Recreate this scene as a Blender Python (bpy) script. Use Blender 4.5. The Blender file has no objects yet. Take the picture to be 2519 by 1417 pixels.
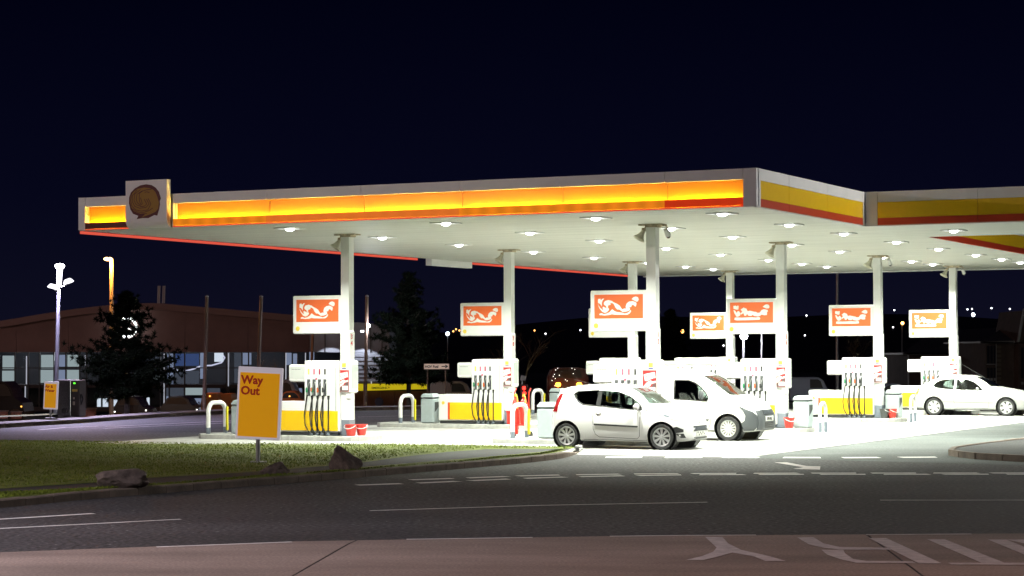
import bpy, bmesh, math, random
from mathutils import Vector, Matrix
from mathutils.bvhtree import BVHTree
from mathutils.geometry import tessellate_polygon
random.seed(7)
scene = bpy.context.scene
col = scene.collection
# ------------------------------------------------------------------ camera
CAM_H, FPX, PITCH, ROLL, CX, CY = 2.18, 5178.08, 0.0309, -0.0034, 1259.5, 708.5
cam_data = bpy.data.cameras.new('Camera'); cam = bpy.data.objects.new('Camera', cam_data); col.objects.link(cam)
cam_data.sensor_width = 36.0; cam_data.lens = 36.0 * FPX / 2519.0
cam_data.clip_start = 0.1; cam_data.clip_end = 5000
cam.matrix_world = Matrix.Translation((0, 0, CAM_H)) @ Matrix.Rotation(math.pi / 2 + PITCH, 4, 'X') @ Matrix.Rotation(ROLL, 4, 'Z')
scene.camera = cam
# ------------------------------------------------------------------ night sky
world = bpy.data.worlds.new('World'); scene.world = world; world.use_nodes = True
wn = world.node_tree.nodes; wl = world.node_tree.links; wn.clear()
w_out = wn.new('ShaderNodeOutputWorld'); w_bg = wn.new('ShaderNodeBackground')
w_tc = wn.new('ShaderNodeTexCoord'); w_sep = wn.new('ShaderNodeSeparateXYZ'); w_ramp = wn.new('ShaderNodeValToRGB')
wl.new(w_tc.outputs['Generated'], w_sep.inputs[0]); wl.new(w_sep.outputs['Z'], w_ramp.inputs[0])
cr = w_ramp.color_ramp
cr.elements[0].position = 0.0; cr.elements[0].color = (0.0046, 0.0047, 0.0135, 1)
cr.elements[1].position = 0.17; cr.elements[1].color = (0.0005, 0.0007, 0.0055, 1)
e = cr.elements.new(0.075); e.color = (0.0018, 0.0021, 0.0098, 1)
wl.new(w_ramp.outputs[0], w_bg.inputs[0]); w_bg.inputs[1].default_value = 1.0
wl.new(w_bg.outputs[0], w_out.inputs[0])
# added fill standing in for town skyglow: far too weak to draw shadows, it only keeps the night from being pure black
sun = bpy.data.lights.new('Moon', 'SUN'); sun.energy = 0.04; sun.angle = math.radians(20); sun.color = (1.0, 0.8, 0.8)
sun_o = bpy.data.objects.new('Moon', sun); col.objects.link(sun_o); sun_o.rotation_euler = (math.radians(48), 0, math.radians(-25))
# ------------------------------------------------------------------ colour management and render
vs = scene.view_settings
vs.view_transform = 'Standard'; vs.look = 'None'; vs.exposure = 0.0; vs.gamma = 1.0; vs.use_curve_mapping = False
scene.render.engine = 'CYCLES'
cy = scene.cycles
cy.use_denoising = True; cy.max_bounces = 6; cy.diffuse_bounces = 4; cy.glossy_bounces = 3; cy.transmission_bounces = 4
cy.transparent_max_bounces = 12; cy.sample_clamp_indirect = 6.0; cy.sample_clamp_direct = 0.0; cy.caustics_reflective = False; cy.caustics_refractive = False
cy.use_light_tree = True

# ------------------------------------------------------------------ places: photograph pixel -> point in the world, station grid
TH = 0.4604
ORG = Vector((-4.156, 53.11, 0)); UD = Vector((math.cos(TH), -math.sin(TH), 0)); VD = Vector((math.sin(TH), math.cos(TH), 0))
SOF = 5.2            # underside of the canopy
ISL = 0.125          # top of the pump islands
def W(u, v, z=0.0):
    p = ORG + UD * u + VD * v; return Vector((p.x, p.y, z))
def ray(px, py):
    a, b = px - CX, py - CY
    u = a * math.cos(ROLL) + b * math.sin(ROLL); v = -a * math.sin(ROLL) + b * math.cos(ROLL)
    x, z = u / FPX, -v / FPX
    return Vector((x, math.cos(PITCH) - z * math.sin(PITCH), math.sin(PITCH) + z * math.cos(PITCH)))
def G(px, py, z=0.0):
    k = ray(px, py); return Vector((0, 0, CAM_H)) + k * ((z - CAM_H) / k.z)
def D(px, py, Y):
    k = ray(px, py); return Vector((0, 0, CAM_H)) + k * (Y / k.y)

# ------------------------------------------------------------------ materials
MATS = {}
def mat(name, color, rough=0.5, metal=0.0, noise=0.0, nscale=8.0, bump=0.0, bscale=40.0, emit=None, estr=0.0, spec=0.5, coat=0.0):
    if name in MATS: return MATS[name]
    m = bpy.data.materials.new(name); m.use_nodes = True
    nt = m.node_tree; b = nt.nodes['Principled BSDF']
    b.inputs['Base Color'].default_value = (*color, 1); b.inputs['Roughness'].default_value = rough
    b.inputs['Metallic'].default_value = metal; b.inputs['Specular IOR Level'].default_value = spec
    if coat: b.inputs['Coat Weight'].default_value = coat; b.inputs['Coat Roughness'].default_value = 0.05
    if emit: b.inputs['Emission Color'].default_value = (*emit, 1); b.inputs['Emission Strength'].default_value = estr
    if noise or bump:
        tc = nt.nodes.new('ShaderNodeTexCoord')
    if noise:
        n = nt.nodes.new('ShaderNodeTexNoise'); n.inputs['Scale'].default_value = nscale; n.inputs['Detail'].default_value = 6; n.inputs['Roughness'].default_value = 0.65
        r = nt.nodes.new('ShaderNodeValToRGB')
        r.color_ramp.elements[0].position = 0.3; r.color_ramp.elements[1].position = 0.72
        r.color_ramp.elements[0].color = (*[c * (1 - noise) for c in color], 1); r.color_ramp.elements[1].color = (*[min(1, c * (1 + noise)) for c in color], 1)
        nt.links.new(tc.outputs['Object'], n.inputs['Vector']); nt.links.new(n.outputs['Fac'], r.inputs[0]); nt.links.new(r.outputs[0], b.inputs['Base Color'])
    if bump:
        n2 = nt.nodes.new('ShaderNodeTexNoise'); n2.inputs['Scale'].default_value = bscale; n2.inputs['Detail'].default_value = 4
        bp = nt.nodes.new('ShaderNodeBump'); bp.inputs['Strength'].default_value = bump; bp.inputs['Distance'].default_value = 0.02
        nt.links.new(tc.outputs['Object'], n2.inputs['Vector']); nt.links.new(n2.outputs['Fac'], bp.inputs['Height']); nt.links.new(bp.outputs[0], b.inputs['Normal'])
    MATS[name] = m; return m
def emat(name, color, strength):
    if name in MATS: return MATS[name]
    m = bpy.data.materials.new(name); m.use_nodes = True; nt = m.node_tree; nt.nodes.clear()
    o = nt.nodes.new('ShaderNodeOutputMaterial'); e = nt.nodes.new('ShaderNodeEmission')
    e.inputs[0].default_value = (*color, 1); e.inputs[1].default_value = strength; nt.links.new(e.outputs[0], o.inputs[0])
    MATS[name] = m; return m
def glassmat(name, tint, gloss=1.0):
    if name in MATS: return MATS[name]
    m = bpy.data.materials.new(name); m.use_nodes = True; nt = m.node_tree; nt.nodes.clear()
    o = nt.nodes.new('ShaderNodeOutputMaterial'); t = nt.nodes.new('ShaderNodeBsdfTransparent'); g = nt.nodes.new('ShaderNodeBsdfGlossy')
    mx = nt.nodes.new('ShaderNodeMixShader'); f = nt.nodes.new('ShaderNodeMath'); f.operation = 'MULTIPLY_ADD'; f.inputs[1].default_value = .9; f.inputs[2].default_value = .05; lw = nt.nodes.new('ShaderNodeLayerWeight'); lw.inputs[0].default_value = .5; pw = nt.nodes.new('ShaderNodeMath'); pw.operation = 'POWER'; pw.inputs[1].default_value = 4.5; nt.links.new(lw.outputs['Facing'], pw.inputs[0]); nt.links.new(pw.outputs[0], f.inputs[0])
    t.inputs[0].default_value = (*tint, 1); g.inputs[0].default_value = (gloss, gloss, gloss, 1); g.inputs['Roughness'].default_value = 0.02
    nt.links.new(f.outputs[0], mx.inputs[0]); nt.links.new(t.outputs[0], mx.inputs[1]); nt.links.new(g.outputs[0], mx.inputs[2]); nt.links.new(mx.outputs[0], o.inputs[0])
    MATS[name] = m; return m
def aggregate(name, c0, c1, scale, rough, patch, bump=0.6, spec=0.4, fleck=None):
    """road surfacing: fine stone speckle under large worn patches"""
    m = bpy.data.materials.new(name); m.use_nodes = True; nt = m.node_tree; b = nt.nodes['Principled BSDF']
    tc = nt.nodes.new('ShaderNodeTexCoord'); L = nt.links.new
    n1 = nt.nodes.new('ShaderNodeTexNoise'); n1.inputs['Scale'].default_value = scale; n1.inputs['Detail'].default_value = 3
    n2 = nt.nodes.new('ShaderNodeTexNoise'); n2.inputs['Scale'].default_value = patch; n2.inputs['Detail'].default_value = 5; n2.inputs['Roughness'].default_value = 0.6
    mp = nt.nodes.new('ShaderNodeMapping'); mp.inputs['Scale'].default_value = (0.35, 1, 1)
    r1 = nt.nodes.new('ShaderNodeValToRGB'); r1.color_ramp.elements[0].position = 0.36; r1.color_ramp.elements[1].position = 0.68
    r1.color_ramp.elements[0].color = (*c0, 1); r1.color_ramp.elements[1].color = (*c1, 1)
    if fleck:
        e = r1.color_ramp.elements.new(0.74); e.color = (*fleck, 1)
    r2 = nt.nodes.new('ShaderNodeValToRGB'); r2.color_ramp.elements[0].position = 0.3; r2.color_ramp.elements[1].position = 0.7
    r2.color_ramp.elements[0].color = (0.55, 0.55, 0.55, 1); r2.color_ramp.elements[1].color = (1.2, 1.2, 1.2, 1)
    mx = nt.nodes.new('ShaderNodeMix'); mx.data_type = 'RGBA'; mx.blend_type = 'MULTIPLY'; mx.inputs[0].default_value = 1
    L(tc.outputs['Object'], n1.inputs['Vector']); L(tc.outputs['Object'], mp.inputs['Vector']); L(mp.outputs[0], n2.inputs['Vector'])
    L(n1.outputs['Fac'], r1.inputs[0]); L(n2.outputs['Fac'], r2.inputs[0]); L(r1.outputs[0], mx.inputs['A']); L(r2.outputs[0], mx.inputs['B']); L(mx.outputs['Result'], b.inputs['Base Color'])
    bp = nt.nodes.new('ShaderNodeBump'); bp.inputs['Strength'].default_value = bump; bp.inputs['Distance'].default_value = 0.012
    L(n1.outputs['Fac'], bp.inputs['Height']); L(bp.outputs[0], b.inputs['Normal'])
    b.inputs['Roughness'].default_value = rough; b.inputs['Specular IOR Level'].default_value = spec
    MATS[name] = m; return m

# ------------------------------------------------------------------ mesh helpers
class MB:
    def __init__(s): s.v = []; s.f = []; s.mi = []; s.cur = 0
    def add(s, vs, fs):
        o = len(s.v); s.v += [tuple(v) for v in vs]; s.f += [tuple(i + o for i in f) for f in fs]; s.mi += [s.cur] * len(fs); return s
    def box(s, c, d, M=None, taper=1.0, bev=0.0):
        x, y, z = c; a, b, h = d[0] / 2, d[1] / 2, d[2] / 2; t = taper
        if bev:
            e = min(bev, a * .9, b * .9, h * .9); vs = []
            ring = lambda A, B: [(-A + e, -B), (A - e, -B), (A, -B + e), (A, B - e), (A - e, B), (-A + e, B), (-A, B - e), (-A, -B + e)]
            lv = [(-h, e, 1), (-h + e, 0, 1), (h - e, 0, t), (h, e, t)]
            for zz, i, k in lv: vs += [(x + px, y + py, z + zz) for px, py in ring(a * k - i, b * k - i)]
            fs = [tuple(reversed(range(8))), tuple(range(24, 32))]
            for r in range(3):
                for i in range(8): j = (i + 1) % 8; fs.append((r * 8 + i, r * 8 + j, r * 8 + 8 + j, r * 8 + 8 + i))
        else:
            vs = [(x - a, y - b, z - h), (x + a, y - b, z - h), (x + a, y + b, z - h), (x - a, y + b, z - h),
                  (x - a * t, y - b * t, z + h), (x + a * t, y - b * t, z + h), (x + a * t, y + b * t, z + h), (x - a * t, y + b * t, z + h)]
            fs = [(3, 2, 1, 0), (4, 5, 6, 7), (0, 1, 5, 4), (1, 2, 6, 5), (2, 3, 7, 6), (3, 0, 4, 7)]
        if M is not None: vs = [tuple(M @ Vector(v)) for v in vs]
        return s.add(vs, fs)
    def cyl(s, p0, p1, r0, r1=None, n=12, caps=True):
        r1 = r0 if r1 is None else r1
        p0, p1 = Vector(p0), Vector(p1); d = (p1 - p0).normalized()
        a = d.orthogonal().normalized(); b = d.cross(a); vs = []
        for p, r in ((p0, r0), (p1, r1)):
            vs += [tuple(p + (a * math.cos(2 * math.pi * i / n) + b * math.sin(2 * math.pi * i / n)) * r) for i in range(n)]
        fs = [(i, (i + 1) % n, n + (i + 1) % n, n + i) for i in range(n)]
        if caps: fs += [tuple(reversed(range(n))), tuple(range(n, 2 * n))]
        return s.add(vs, fs)
    def tube(s, path, r, n=8, taper=None):
        path = [Vector(p) for p in path]; vs = []; fs = []; m = len(path)
        a = None
        for k, p in enumerate(path):
            d = (path[min(k + 1, m - 1)] - path[max(k - 1, 0)]).normalized()
            a = d.orthogonal().normalized() if a is None else (a - d * a.dot(d)).normalized()
            b = d.cross(a); rr = r if taper is None else r + (taper - r) * k / (m - 1)
            vs += [tuple(p + (a * math.cos(2 * math.pi * i / n) + b * math.sin(2 * math.pi * i / n)) * rr) for i in range(n)]
        for k in range(m - 1):
            for i in range(n): j = (i + 1) % n; fs.append((k * n + i, k * n + j, (k + 1) * n + j, (k + 1) * n + i))
        fs += [tuple(reversed(range(n))), tuple(range((m - 1) * n, m * n))]
        return s.add(vs, fs)
    def lathe(s, prof, n=24, M=None, closed=False, cap=True):
        vs = []; fs = []; m = len(prof)
        for r, z in prof: vs += [Vector((r * math.cos(2 * math.pi * i / n), r * math.sin(2 * math.pi * i / n), z)) for i in range(n)]
        for k in range(m - 1 + (1 if closed else 0)):
            k2 = (k + 1) % m
            for i in range(n): j = (i + 1) % n; fs.append((k * n + i, k * n + j, k2 * n + j, k2 * n + i))
        if not closed and cap:
            if prof[0][0] > 1e-4: fs.append(tuple(reversed(range(n))))
            if prof[-1][0] > 1e-4: fs.append(tuple(range((m - 1) * n, m * n)))
        if M is not None: vs = [M @ v for v in vs]
        return s.add(vs, fs)
    def prism(s, poly, z0, z1, M=None):
        """poly in xy, extruded in z; M places it"""
        n = len(poly); tri = tessellate_polygon([[Vector((x, y, 0)) for x, y in poly]])
        ar = sum(poly[i][0] * poly[(i + 1) % n][1] - poly[(i + 1) % n][0] * poly[i][1] for i in range(n))
        if ar < 0: poly = list(reversed(poly)); tri = tessellate_polygon([[Vector((x, y, 0)) for x, y in poly]])
        def up(t):
            a, b, c = (poly[i] for i in t); cr_ = (b[0] - a[0]) * (c[1] - a[1]) - (b[1] - a[1]) * (c[0] - a[0])
            return t if cr_ > 0 else tuple(reversed(t))
        tri = [up(tuple(t)) for t in tri]
        vs = [Vector((x, y, z0)) for x, y in poly] + [Vector((x, y, z1)) for x, y in poly]
        fs = [tuple(reversed(t)) for t in tri] + [tuple(i + n for i in t) for t in tri] + [(i, (i + 1) % n, n + (i + 1) % n, n + i) for i in range(n)]
        if M is not None: vs = [M @ v for v in vs]
        return s.add(vs, fs)
    def mesh(s, name, mats):
        me = bpy.data.meshes.new(name); me.from_pydata(s.v, [], s.f)
        for m in (mats if isinstance(mats, (list, tuple)) else [mats]): me.materials.append(m)
        if any(s.mi): me.polygons.foreach_set('material_index', s.mi)
        me.update(); return me
    def build(s, name, m, parent=None, smooth=None):
        me = s.mesh(name, m)
        if smooth: shade(me, smooth)
        return obj(name, me, parent)
def shade(me, deg=35):
    me.polygons.foreach_set('use_smooth', [True] * len(me.polygons))
    try: me.set_sharp_from_angle(angle=math.radians(deg))
    except Exception: pass
def obj(name, me, parent=None):
    o = bpy.data.objects.new(name, me); col.objects.link(o)
    if parent is not None: o.parent = parent
    return o
def tag(o, label=None, cat=None, group=None, kind=None):
    if label: o['label'] = label
    if cat: o['category'] = cat
    if group: o['group'] = group
    if kind: o['kind'] = kind
    return o
def thing(name, label, cat, loc=(0, 0, 0), rz=0.0, group=None):
    o = bpy.data.objects.new(name, None); o.empty_display_size = 0.2; col.objects.link(o)
    o.location = loc; o.rotation_euler = (0, 0, rz); return tag(o, label, cat, group)
def copy_tree(o, parent=None):
    c = o.copy(); col.objects.link(c); c.parent = parent
    for ch in list(o.children): copy_tree(ch, c)
    return c
def text_mesh(body, size, m, bold=0.0, extrude=0.003, align='LEFT', spacing=1.0):
    cu = bpy.data.curves.new('text', 'FONT'); cu.body = body; cu.size = size; cu.extrude = extrude; cu.offset = bold; cu.align_x = align; cu.space_line = spacing
    cu.resolution_u = 3
    t = bpy.data.objects.new('text', cu); col.objects.link(t)
    dg = bpy.context.evaluated_depsgraph_get(); me = bpy.data.meshes.new_from_object(t.evaluated_get(dg))
    bpy.data.objects.remove(t); bpy.data.curves.remove(cu)
    me.materials.clear(); me.materials.append(m); return me
FRONT = Matrix.Rotation(math.pi / 2, 4, 'X')      # text / flat art drawn in xy -> stands up in xz, facing -y
def text(body, size, m, parent, loc, name='lettering', rot=None, **k):
    o = obj(name, text_mesh(body, size, m, **k), parent); o.matrix_local = Matrix.Translation(loc) @ (rot if rot is not None else FRONT); return o
def flat(name, polys, x0, x1, y0, y1, depth, m, parent, loc=(0, 0, 0)):
    """pixel polygons of a print (x0..x1, y0..y1 is its frame) as thin raised shapes in the unit frame, facing -y"""
    b = MB()
    for k, p in enumerate(polys):
        b.prism([((x - x0) / (x1 - x0), (y1 - y) / (y1 - y0)) for x, y in p], 0, depth * (1 + .15 * k), None)
    return b
def ribbon(pts, w):
    """2d polyline -> polygon of that width (w may be a list)"""
    L = []; R = []
    for i, p in enumerate(pts):
        a = Vector(pts[max(i - 1, 0)]); b = Vector(pts[min(i + 1, len(pts) - 1)]); d = (b - a).normalized(); n = Vector((-d.y, d.x))
        ww = (w[i] if isinstance(w, (list, tuple)) else w) / 2
        L.append((p[0] + n.x * ww, p[1] + n.y * ww)); R.append((p[0] - n.x * ww, p[1] - n.y * ww))
    return L + R[::-1]
# shared materials
WHITE = mat('white_paint', (0.78, 0.79, 0.78), 0.35, noise=0.04, nscale=3)
WHITE_M = mat('white_metal', (0.74, 0.74, 0.74), 0.4, noise=0.05, nscale=2)
GREYP = mat('grey_paint', (0.16, 0.19, 0.23), 0.45, noise=0.12, nscale=9)
YELLOW = mat('yellow_panel', (0.80, 0.50, 0.008), 0.35, noise=0.03)
REDP = mat('red_panel', (0.50, 0.045, 0.015), 0.4)
BLACK = mat('black_rubber', (0.012, 0.012, 0.012), 0.6)
DARK = mat('dark_plastic', (0.03, 0.032, 0.035), 0.5)
STEEL = mat('steel', (0.45, 0.45, 0.46), 0.3, 0.9, noise=0.1)
GALV = mat('galvanised', (0.34, 0.34, 0.35), 0.45, 0.5, noise=0.12, nscale=5)
RUST = mat('rusty_paint', (0.40, 0.34, 0.24), 0.7, noise=0.45, nscale=9)
RZ = -TH
# ================================================================== SETTING
def smooth01(t): t = max(0, min(1, t)); return t * t * (3 - 2 * t)
fp = [(-900, 1100), (-300, 1072), (0, 1053), (80, 1048), (200, 1041), (300, 1033), (420, 1025), (560, 1018), (720, 1014), (900, 1010), (1060, 1007), (1250, 1005), (1700, 1001), (2400, 997), (3200, 995)]
FP = [G(*p) for p in fp]
def far_kerb(x):
    for a, c in zip(FP, FP[1:]):
        if a.x <= x <= c.x: return a.y + (c.y - a.y) * (x - a.x) / (c.x - a.x)
    return FP[0].y if x < FP[0].x else FP[-1].y
def terrain(x, y): return -min(1.9, 0.0225 * max(0, y - far_kerb(x) - 2.5))        # the land falls gently away behind the service road
ASPH = aggregate('asphalt', (0.011, 0.0105, 0.012), (0.105, 0.098, 0.105), 15.0, 0.8, 0.35, bump=1.0, fleck=(0.34, 0.33, 0.33))
ASPH2 = aggregate('asphalt_fine', (0.052, 0.060, 0.060), (0.115, 0.128, 0.126), 20.0, 0.8, 0.4, bump=0.7)
PATHM = aggregate('path_asphalt', (0.016, 0.016, 0.018), (0.048, 0.046, 0.050), 70.0, 0.8, 0.5, bump=0.4)
def add_slabs(m, ang, org, pitch):
    """recessed bay joints and oil stains in the concrete"""
    nt = m.node_tree; L = nt.links.new; b_ = nt.nodes['Principled BSDF']; src = b_.inputs['Base Color'].links[0].from_socket
    tc = nt.nodes.new('ShaderNodeTexCoord'); mp = nt.nodes.new('ShaderNodeMapping'); mp.vector_type = 'POINT'; mp.inputs['Rotation'].default_value = (0, 0, ang); L(tc.outputs['Object'], mp.inputs[0])
    sp = nt.nodes.new('ShaderNodeSeparateXYZ'); L(mp.outputs[0], sp.inputs[0]); last = None
    for ax in ('X', 'Y'):
        q = nt.nodes.new('ShaderNodeMath'); q.operation = 'MULTIPLY'; q.inputs[1].default_value = 1 / pitch; L(sp.outputs[ax], q.inputs[0])
        f = nt.nodes.new('ShaderNodeMath'); f.operation = 'FRACT'; L(q.outputs[0], f.inputs[0])
        g_ = nt.nodes.new('ShaderNodeMath'); g_.operation = 'GREATER_THAN'; g_.inputs[1].default_value = .012; L(f.outputs[0], g_.inputs[0])
        if last is None: last = g_.outputs[0]
        else:
            mu = nt.nodes.new('ShaderNodeMath'); mu.operation = 'MULTIPLY'; L(last, mu.inputs[0]); L(g_.outputs[0], mu.inputs[1]); last = mu.outputs[0]
    no = nt.nodes.new('ShaderNodeTexNoise'); no.inputs['Scale'].default_value = .9; no.inputs['Detail'].default_value = 8; no.inputs['Roughness'].default_value = .7; L(tc.outputs['Object'], no.inputs['Vector'])
    rp = nt.nodes.new('ShaderNodeValToRGB'); rp.color_ramp.elements[0].position = .28; rp.color_ramp.elements[1].position = .42; rp.color_ramp.elements[0].color = (.28, .27, .25, 1); L(no.outputs['Fac'], rp.inputs[0])
    m1 = nt.nodes.new('ShaderNodeMix'); m1.data_type = 'RGBA'; m1.blend_type = 'MULTIPLY'; m1.inputs[0].default_value = 1; L(src, m1.inputs['A']); L(rp.outputs[0], m1.inputs['B'])
    m2 = nt.nodes.new('ShaderNodeMix'); m2.data_type = 'RGBA'; m2.inputs['A'].default_value = (.07, .07, .065, 1); L(last, m2.inputs[0]); L(m1.outputs['Result'], m2.inputs['B']); L(m2.outputs['Result'], b_.inputs['Base Color'])
CONC = aggregate('concrete_forecourt', (0.40, 0.40, 0.385), (0.50, 0.50, 0.48), 14.0, 0.7, 0.5, bump=0.15)
REDC = aggregate('concrete_carriageway', (0.21, 0.160, 0.138), (0.34, 0.260, 0.222), 30.0, 0.75, 0.55, bump=0.35, fleck=(0.42, 0.38, 0.36))
GRND = mat('dark_ground', (0.035, 0.04, 0.03), 0.9, noise=0.4, nscale=0.6)
KERBM = mat('kerb_concrete', (0.145, 0.112, 0.09), 0.85, noise=0.35, nscale=3.0, bump=0.4, bscale=30)
KERBL = mat('kerb_concrete_pale', (0.40, 0.40, 0.38), 0.8, noise=0.2, nscale=5, bump=0.3, bscale=30)
PAINT = mat('road_paint', (0.74, 0.72, 0.70), 0.6, noise=0.28, nscale=5.0, bump=0.4, bscale=60)
PAINTW = mat('worn_road_paint', (0.54, 0.49, 0.49), 0.65, noise=0.3, nscale=6.0, bump=0.4, bscale=60)
def sheet(name, pts, z, m, sub=None):
    b = MB(); n = len(pts); P = [(p[0], p[1]) for p in pts]
    tri = tessellate_polygon([[Vector((x, y, 0)) for x, y in P]])
    out = []
    for t in tri:
        a, bb, c = (P[i] for i in t); s_ = (bb[0] - a[0]) * (c[1] - a[1]) - (bb[1] - a[1]) * (c[0] - a[0]); out.append(tuple(t) if s_ > 0 else tuple(reversed(t)))
    b.add([(x, y, z) for x, y in P], out); return b.build(name, m)
def pg(*pts): return [G(x, y) for x, y in pts]
# ground sheet to the horizon (falls away behind the station)
b = MB(); xs = [-900, -400, -200, -110, -70, -45, -37, -30, -26, -22, -19, -16, -13, -10, -7, -4, 0, 5, 15, 30, 45, 70, 110, 200, 400, 900]
ys = [-300, -60, 0, 40, 50, 55, 60, 65, 70, 75, 80, 85, 90, 95, 102, 107, 112, 117, 122, 127, 132, 140, 150, 165, 180, 220, 400, 900, 1800]
b.add([(x, y, -0.03 + terrain(x, y)) for y in ys for x in xs], [(j * len(xs) + i, j * len(xs) + i + 1, (j + 1) * len(xs) + i + 1, (j + 1) * len(xs) + i) for j in range(len(ys) - 1) for i in range(len(xs) - 1)])
tag(b.build('ground', GRND, smooth=60), kind='structure')
# carriageway of dark asphalt (main road, entrance and service road behind)
tag(sheet('asphalt_road', [(-90, -40), (90, -40), (90, far_kerb(90) + .1)] + [(p.x, p.y + .1) for p in reversed(FP) if -90 < p.x < 90] + [(-90, far_kerb(-90) + .1)], 0.0, ASPH), kind='structure')
FC = [W(-5.0, -4.6), W(12.25, -4.6), W(12.9, 31), W(-5.0, 31)]
FCM = aggregate('forecourt_concrete', (0.34, 0.34, 0.325), (0.47, 0.47, 0.45), 14.0, 0.6, 0.5, bump=0.15); add_slabs(FCM, TH, ORG, 4.3)
tag(sheet('forecourt', FC, 0.004, FCM), kind='structure')
b = MB(); j0, j1 = W(12.2, -4.65), W(12.9, 31)
d = (j1 - j0).normalized(); nrm = Vector((d.y, -d.x, 0)) * 0.04
tag(sheet('forecourt_channel', [j0, j0 + nrm, j1 + nrm, j1], 0.0075, DARK), kind='structure')
# pale fine asphalt entrance apron right of the forecourt
tag(sheet('entrance_apron', [W(12.3, -4.6) , W(30, -6.5), W(30, 40), W(12.98, 31)], 0.003, ASPH2), kind='structure')
# near carriageway of reddish concrete slabs
edge0 = [G(-400, 1374), G(0, 1360), G(720, 1333), G(1500, 1320), G(2519, 1313), G(2900, 1312)]
def edge_y(x):
    for a, c in zip(edge0, edge0[1:]):
        if a.x <= x <= c.x: return a.y + (c.y - a.y) * (x - a.x) / (c.x - a.x)
    return edge0[0].y if x < edge0[0].x else edge0[-1].y
root = thing('concrete_road', None, None); tag(root, kind='structure')
ja0, ja1 = G(875, 1329), G(722, 1417); jb0, jb1 = G(2140, 1322), G(2268, 1417)
def joint_x(k, y):      # slanted construction joints, 5.6 m apart
    a = ja0.x + (ja1.x - ja0.x) * (y - ja0.y) / (ja1.y - ja0.y); c = jb0.x + (jb1.x - jb0.x) * (y - jb0.y) / (jb1.y - jb0.y)
    return a + (c - a) * k
for k in range(-3, 4):
    yr = [25.6, 24.9, 24.2, 23.5, 22.8, 21.5, 20, 18, 16, 14]
    L_ = []; R_ = []
    for y in yr:
        xl, xr = joint_x(k, y) + 0.012, joint_x(k + 1, y) - 0.012
        L_.append((xl, min(y, edge_y(xl)) )); R_.append((xr, min(y, edge_y(xr))))
    # clean duplicates at the clipped far end
    def uniq(q):
        o = []
        for p in q:
            if not o or abs(p[1] - o[-1][1]) > 1e-3: o.append(p)
        return o
    top_x = [joint_x(k, 25) + .012 + (joint_x(k + 1, 25) - joint_x(k, 25) - .024) * t / 8 for t in range(9)]
    poly = [(x, edge_y(x)) for x in top_x] + [p for p in uniq(R_)[1:]] + [(R_[-1][0], -30)] + [(L_[-1][0], -30)] + list(reversed(uniq(L_)[1:]))
    o = sheet('concrete_slab', poly, 0.0, REDC); o.parent = root; o.location.z = 0.006
# painted lines
def strip(name, pix, w, m=PAINT, z=0.009, parent=None):
    P = [G(*p) for p in pix]; o = sheet(name, [Vector((q[0], q[1], 0)) for q in ribbon([(p.x, p.y) for p in P], w)], z, m); tag(o, kind='structure'); return o
marks = thing('road_markings', None, None); tag(marks, kind='structure')
def mark(o, m=None): o.parent = marks; del o['kind']; return o
for seg in ([(-300, 1316), (0, 1301), (445, 1278)], [(910, 1257), (1325, 1244), (1740, 1236)], [(2165, 1231), (2519, 1231), (2800, 1232)]):
    mark(strip('centre_line', seg, 0.09, z=0.005))
mark(strip('edge_line', [(-200, 1292), (0, 1278), (230, 1264)], 0.14, z=0.005))
for seg in ([(385, 1346), (550, 1340), (718, 1333.5)], [(1000, 1327), (1150, 1325), (1310, 1322.5)], [(1500, 1319.5), (1680, 1317.5), (1860, 1316.5)], [(2130, 1315.5), (2300, 1314.5), (2390, 1314)]):
    mark(strip('edge_line', [(x, y + 1.5) for x, y in seg], 0.075, z=0.010))
def dashes(line, L_on, L_off, w, m=PAINT, z=0.005, start=0.0):
    P = [G(*p) for p in line]; cum = [0]
    for a, c in zip(P, P[1:]): cum.append(cum[-1] + (c - a).length)
    def at(s):
        for i in range(len(P) - 1):
            if s <= cum[i + 1]: return P[i].lerp(P[i + 1], (s - cum[i]) / (cum[i + 1] - cum[i]))
        return P[-1]
    s = start; k = 0
    while s + L_on < cum[-1]:
        a, c = at(s), at(s + L_on); dd = (c - a).normalized(); n = Vector((-dd.y, dd.x, 0)) * w / 2; sk = dd * (0.05 * math.sin(k * 2.3))
        o = sheet('give_way_dash', [a + n + sk, a - n, c - n + sk, c + n], z, m); o.parent = marks; s += L_on + L_off; k += 1
dashes([(1010, 1181), (1161, 1176), (1314, 1170), (1464, 1167.5), (1615, 1166), (1929, 1164.5), (2700, 1164)], 0.80, 0.27, 0.24)
dashes([(878, 1194), (1042, 1188.5), (1193, 1181.5), (1347, 1175), (1498, 1171.5), (1700, 1168.5), (1950, 1167.5), (2700, 1167)], 0.80, 0.29, 0.24)
dashes([(1490, 1125), (1779, 1125.5), (2070, 1126.5), (2320, 1125)], 0.76, 0.46, 0.42, z=0.006)
o = sheet('arrow_marking', pg((1905, 1138), (1935, 1138), (1985, 1147), (2018, 1148), (2017, 1156), (1950, 1154), (1976, 1150)), 0.005, PAINTW); o.parent = marks
q = lambda x, y: (1500 + x / 2.472, 1060 + y / 2.472)
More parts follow.
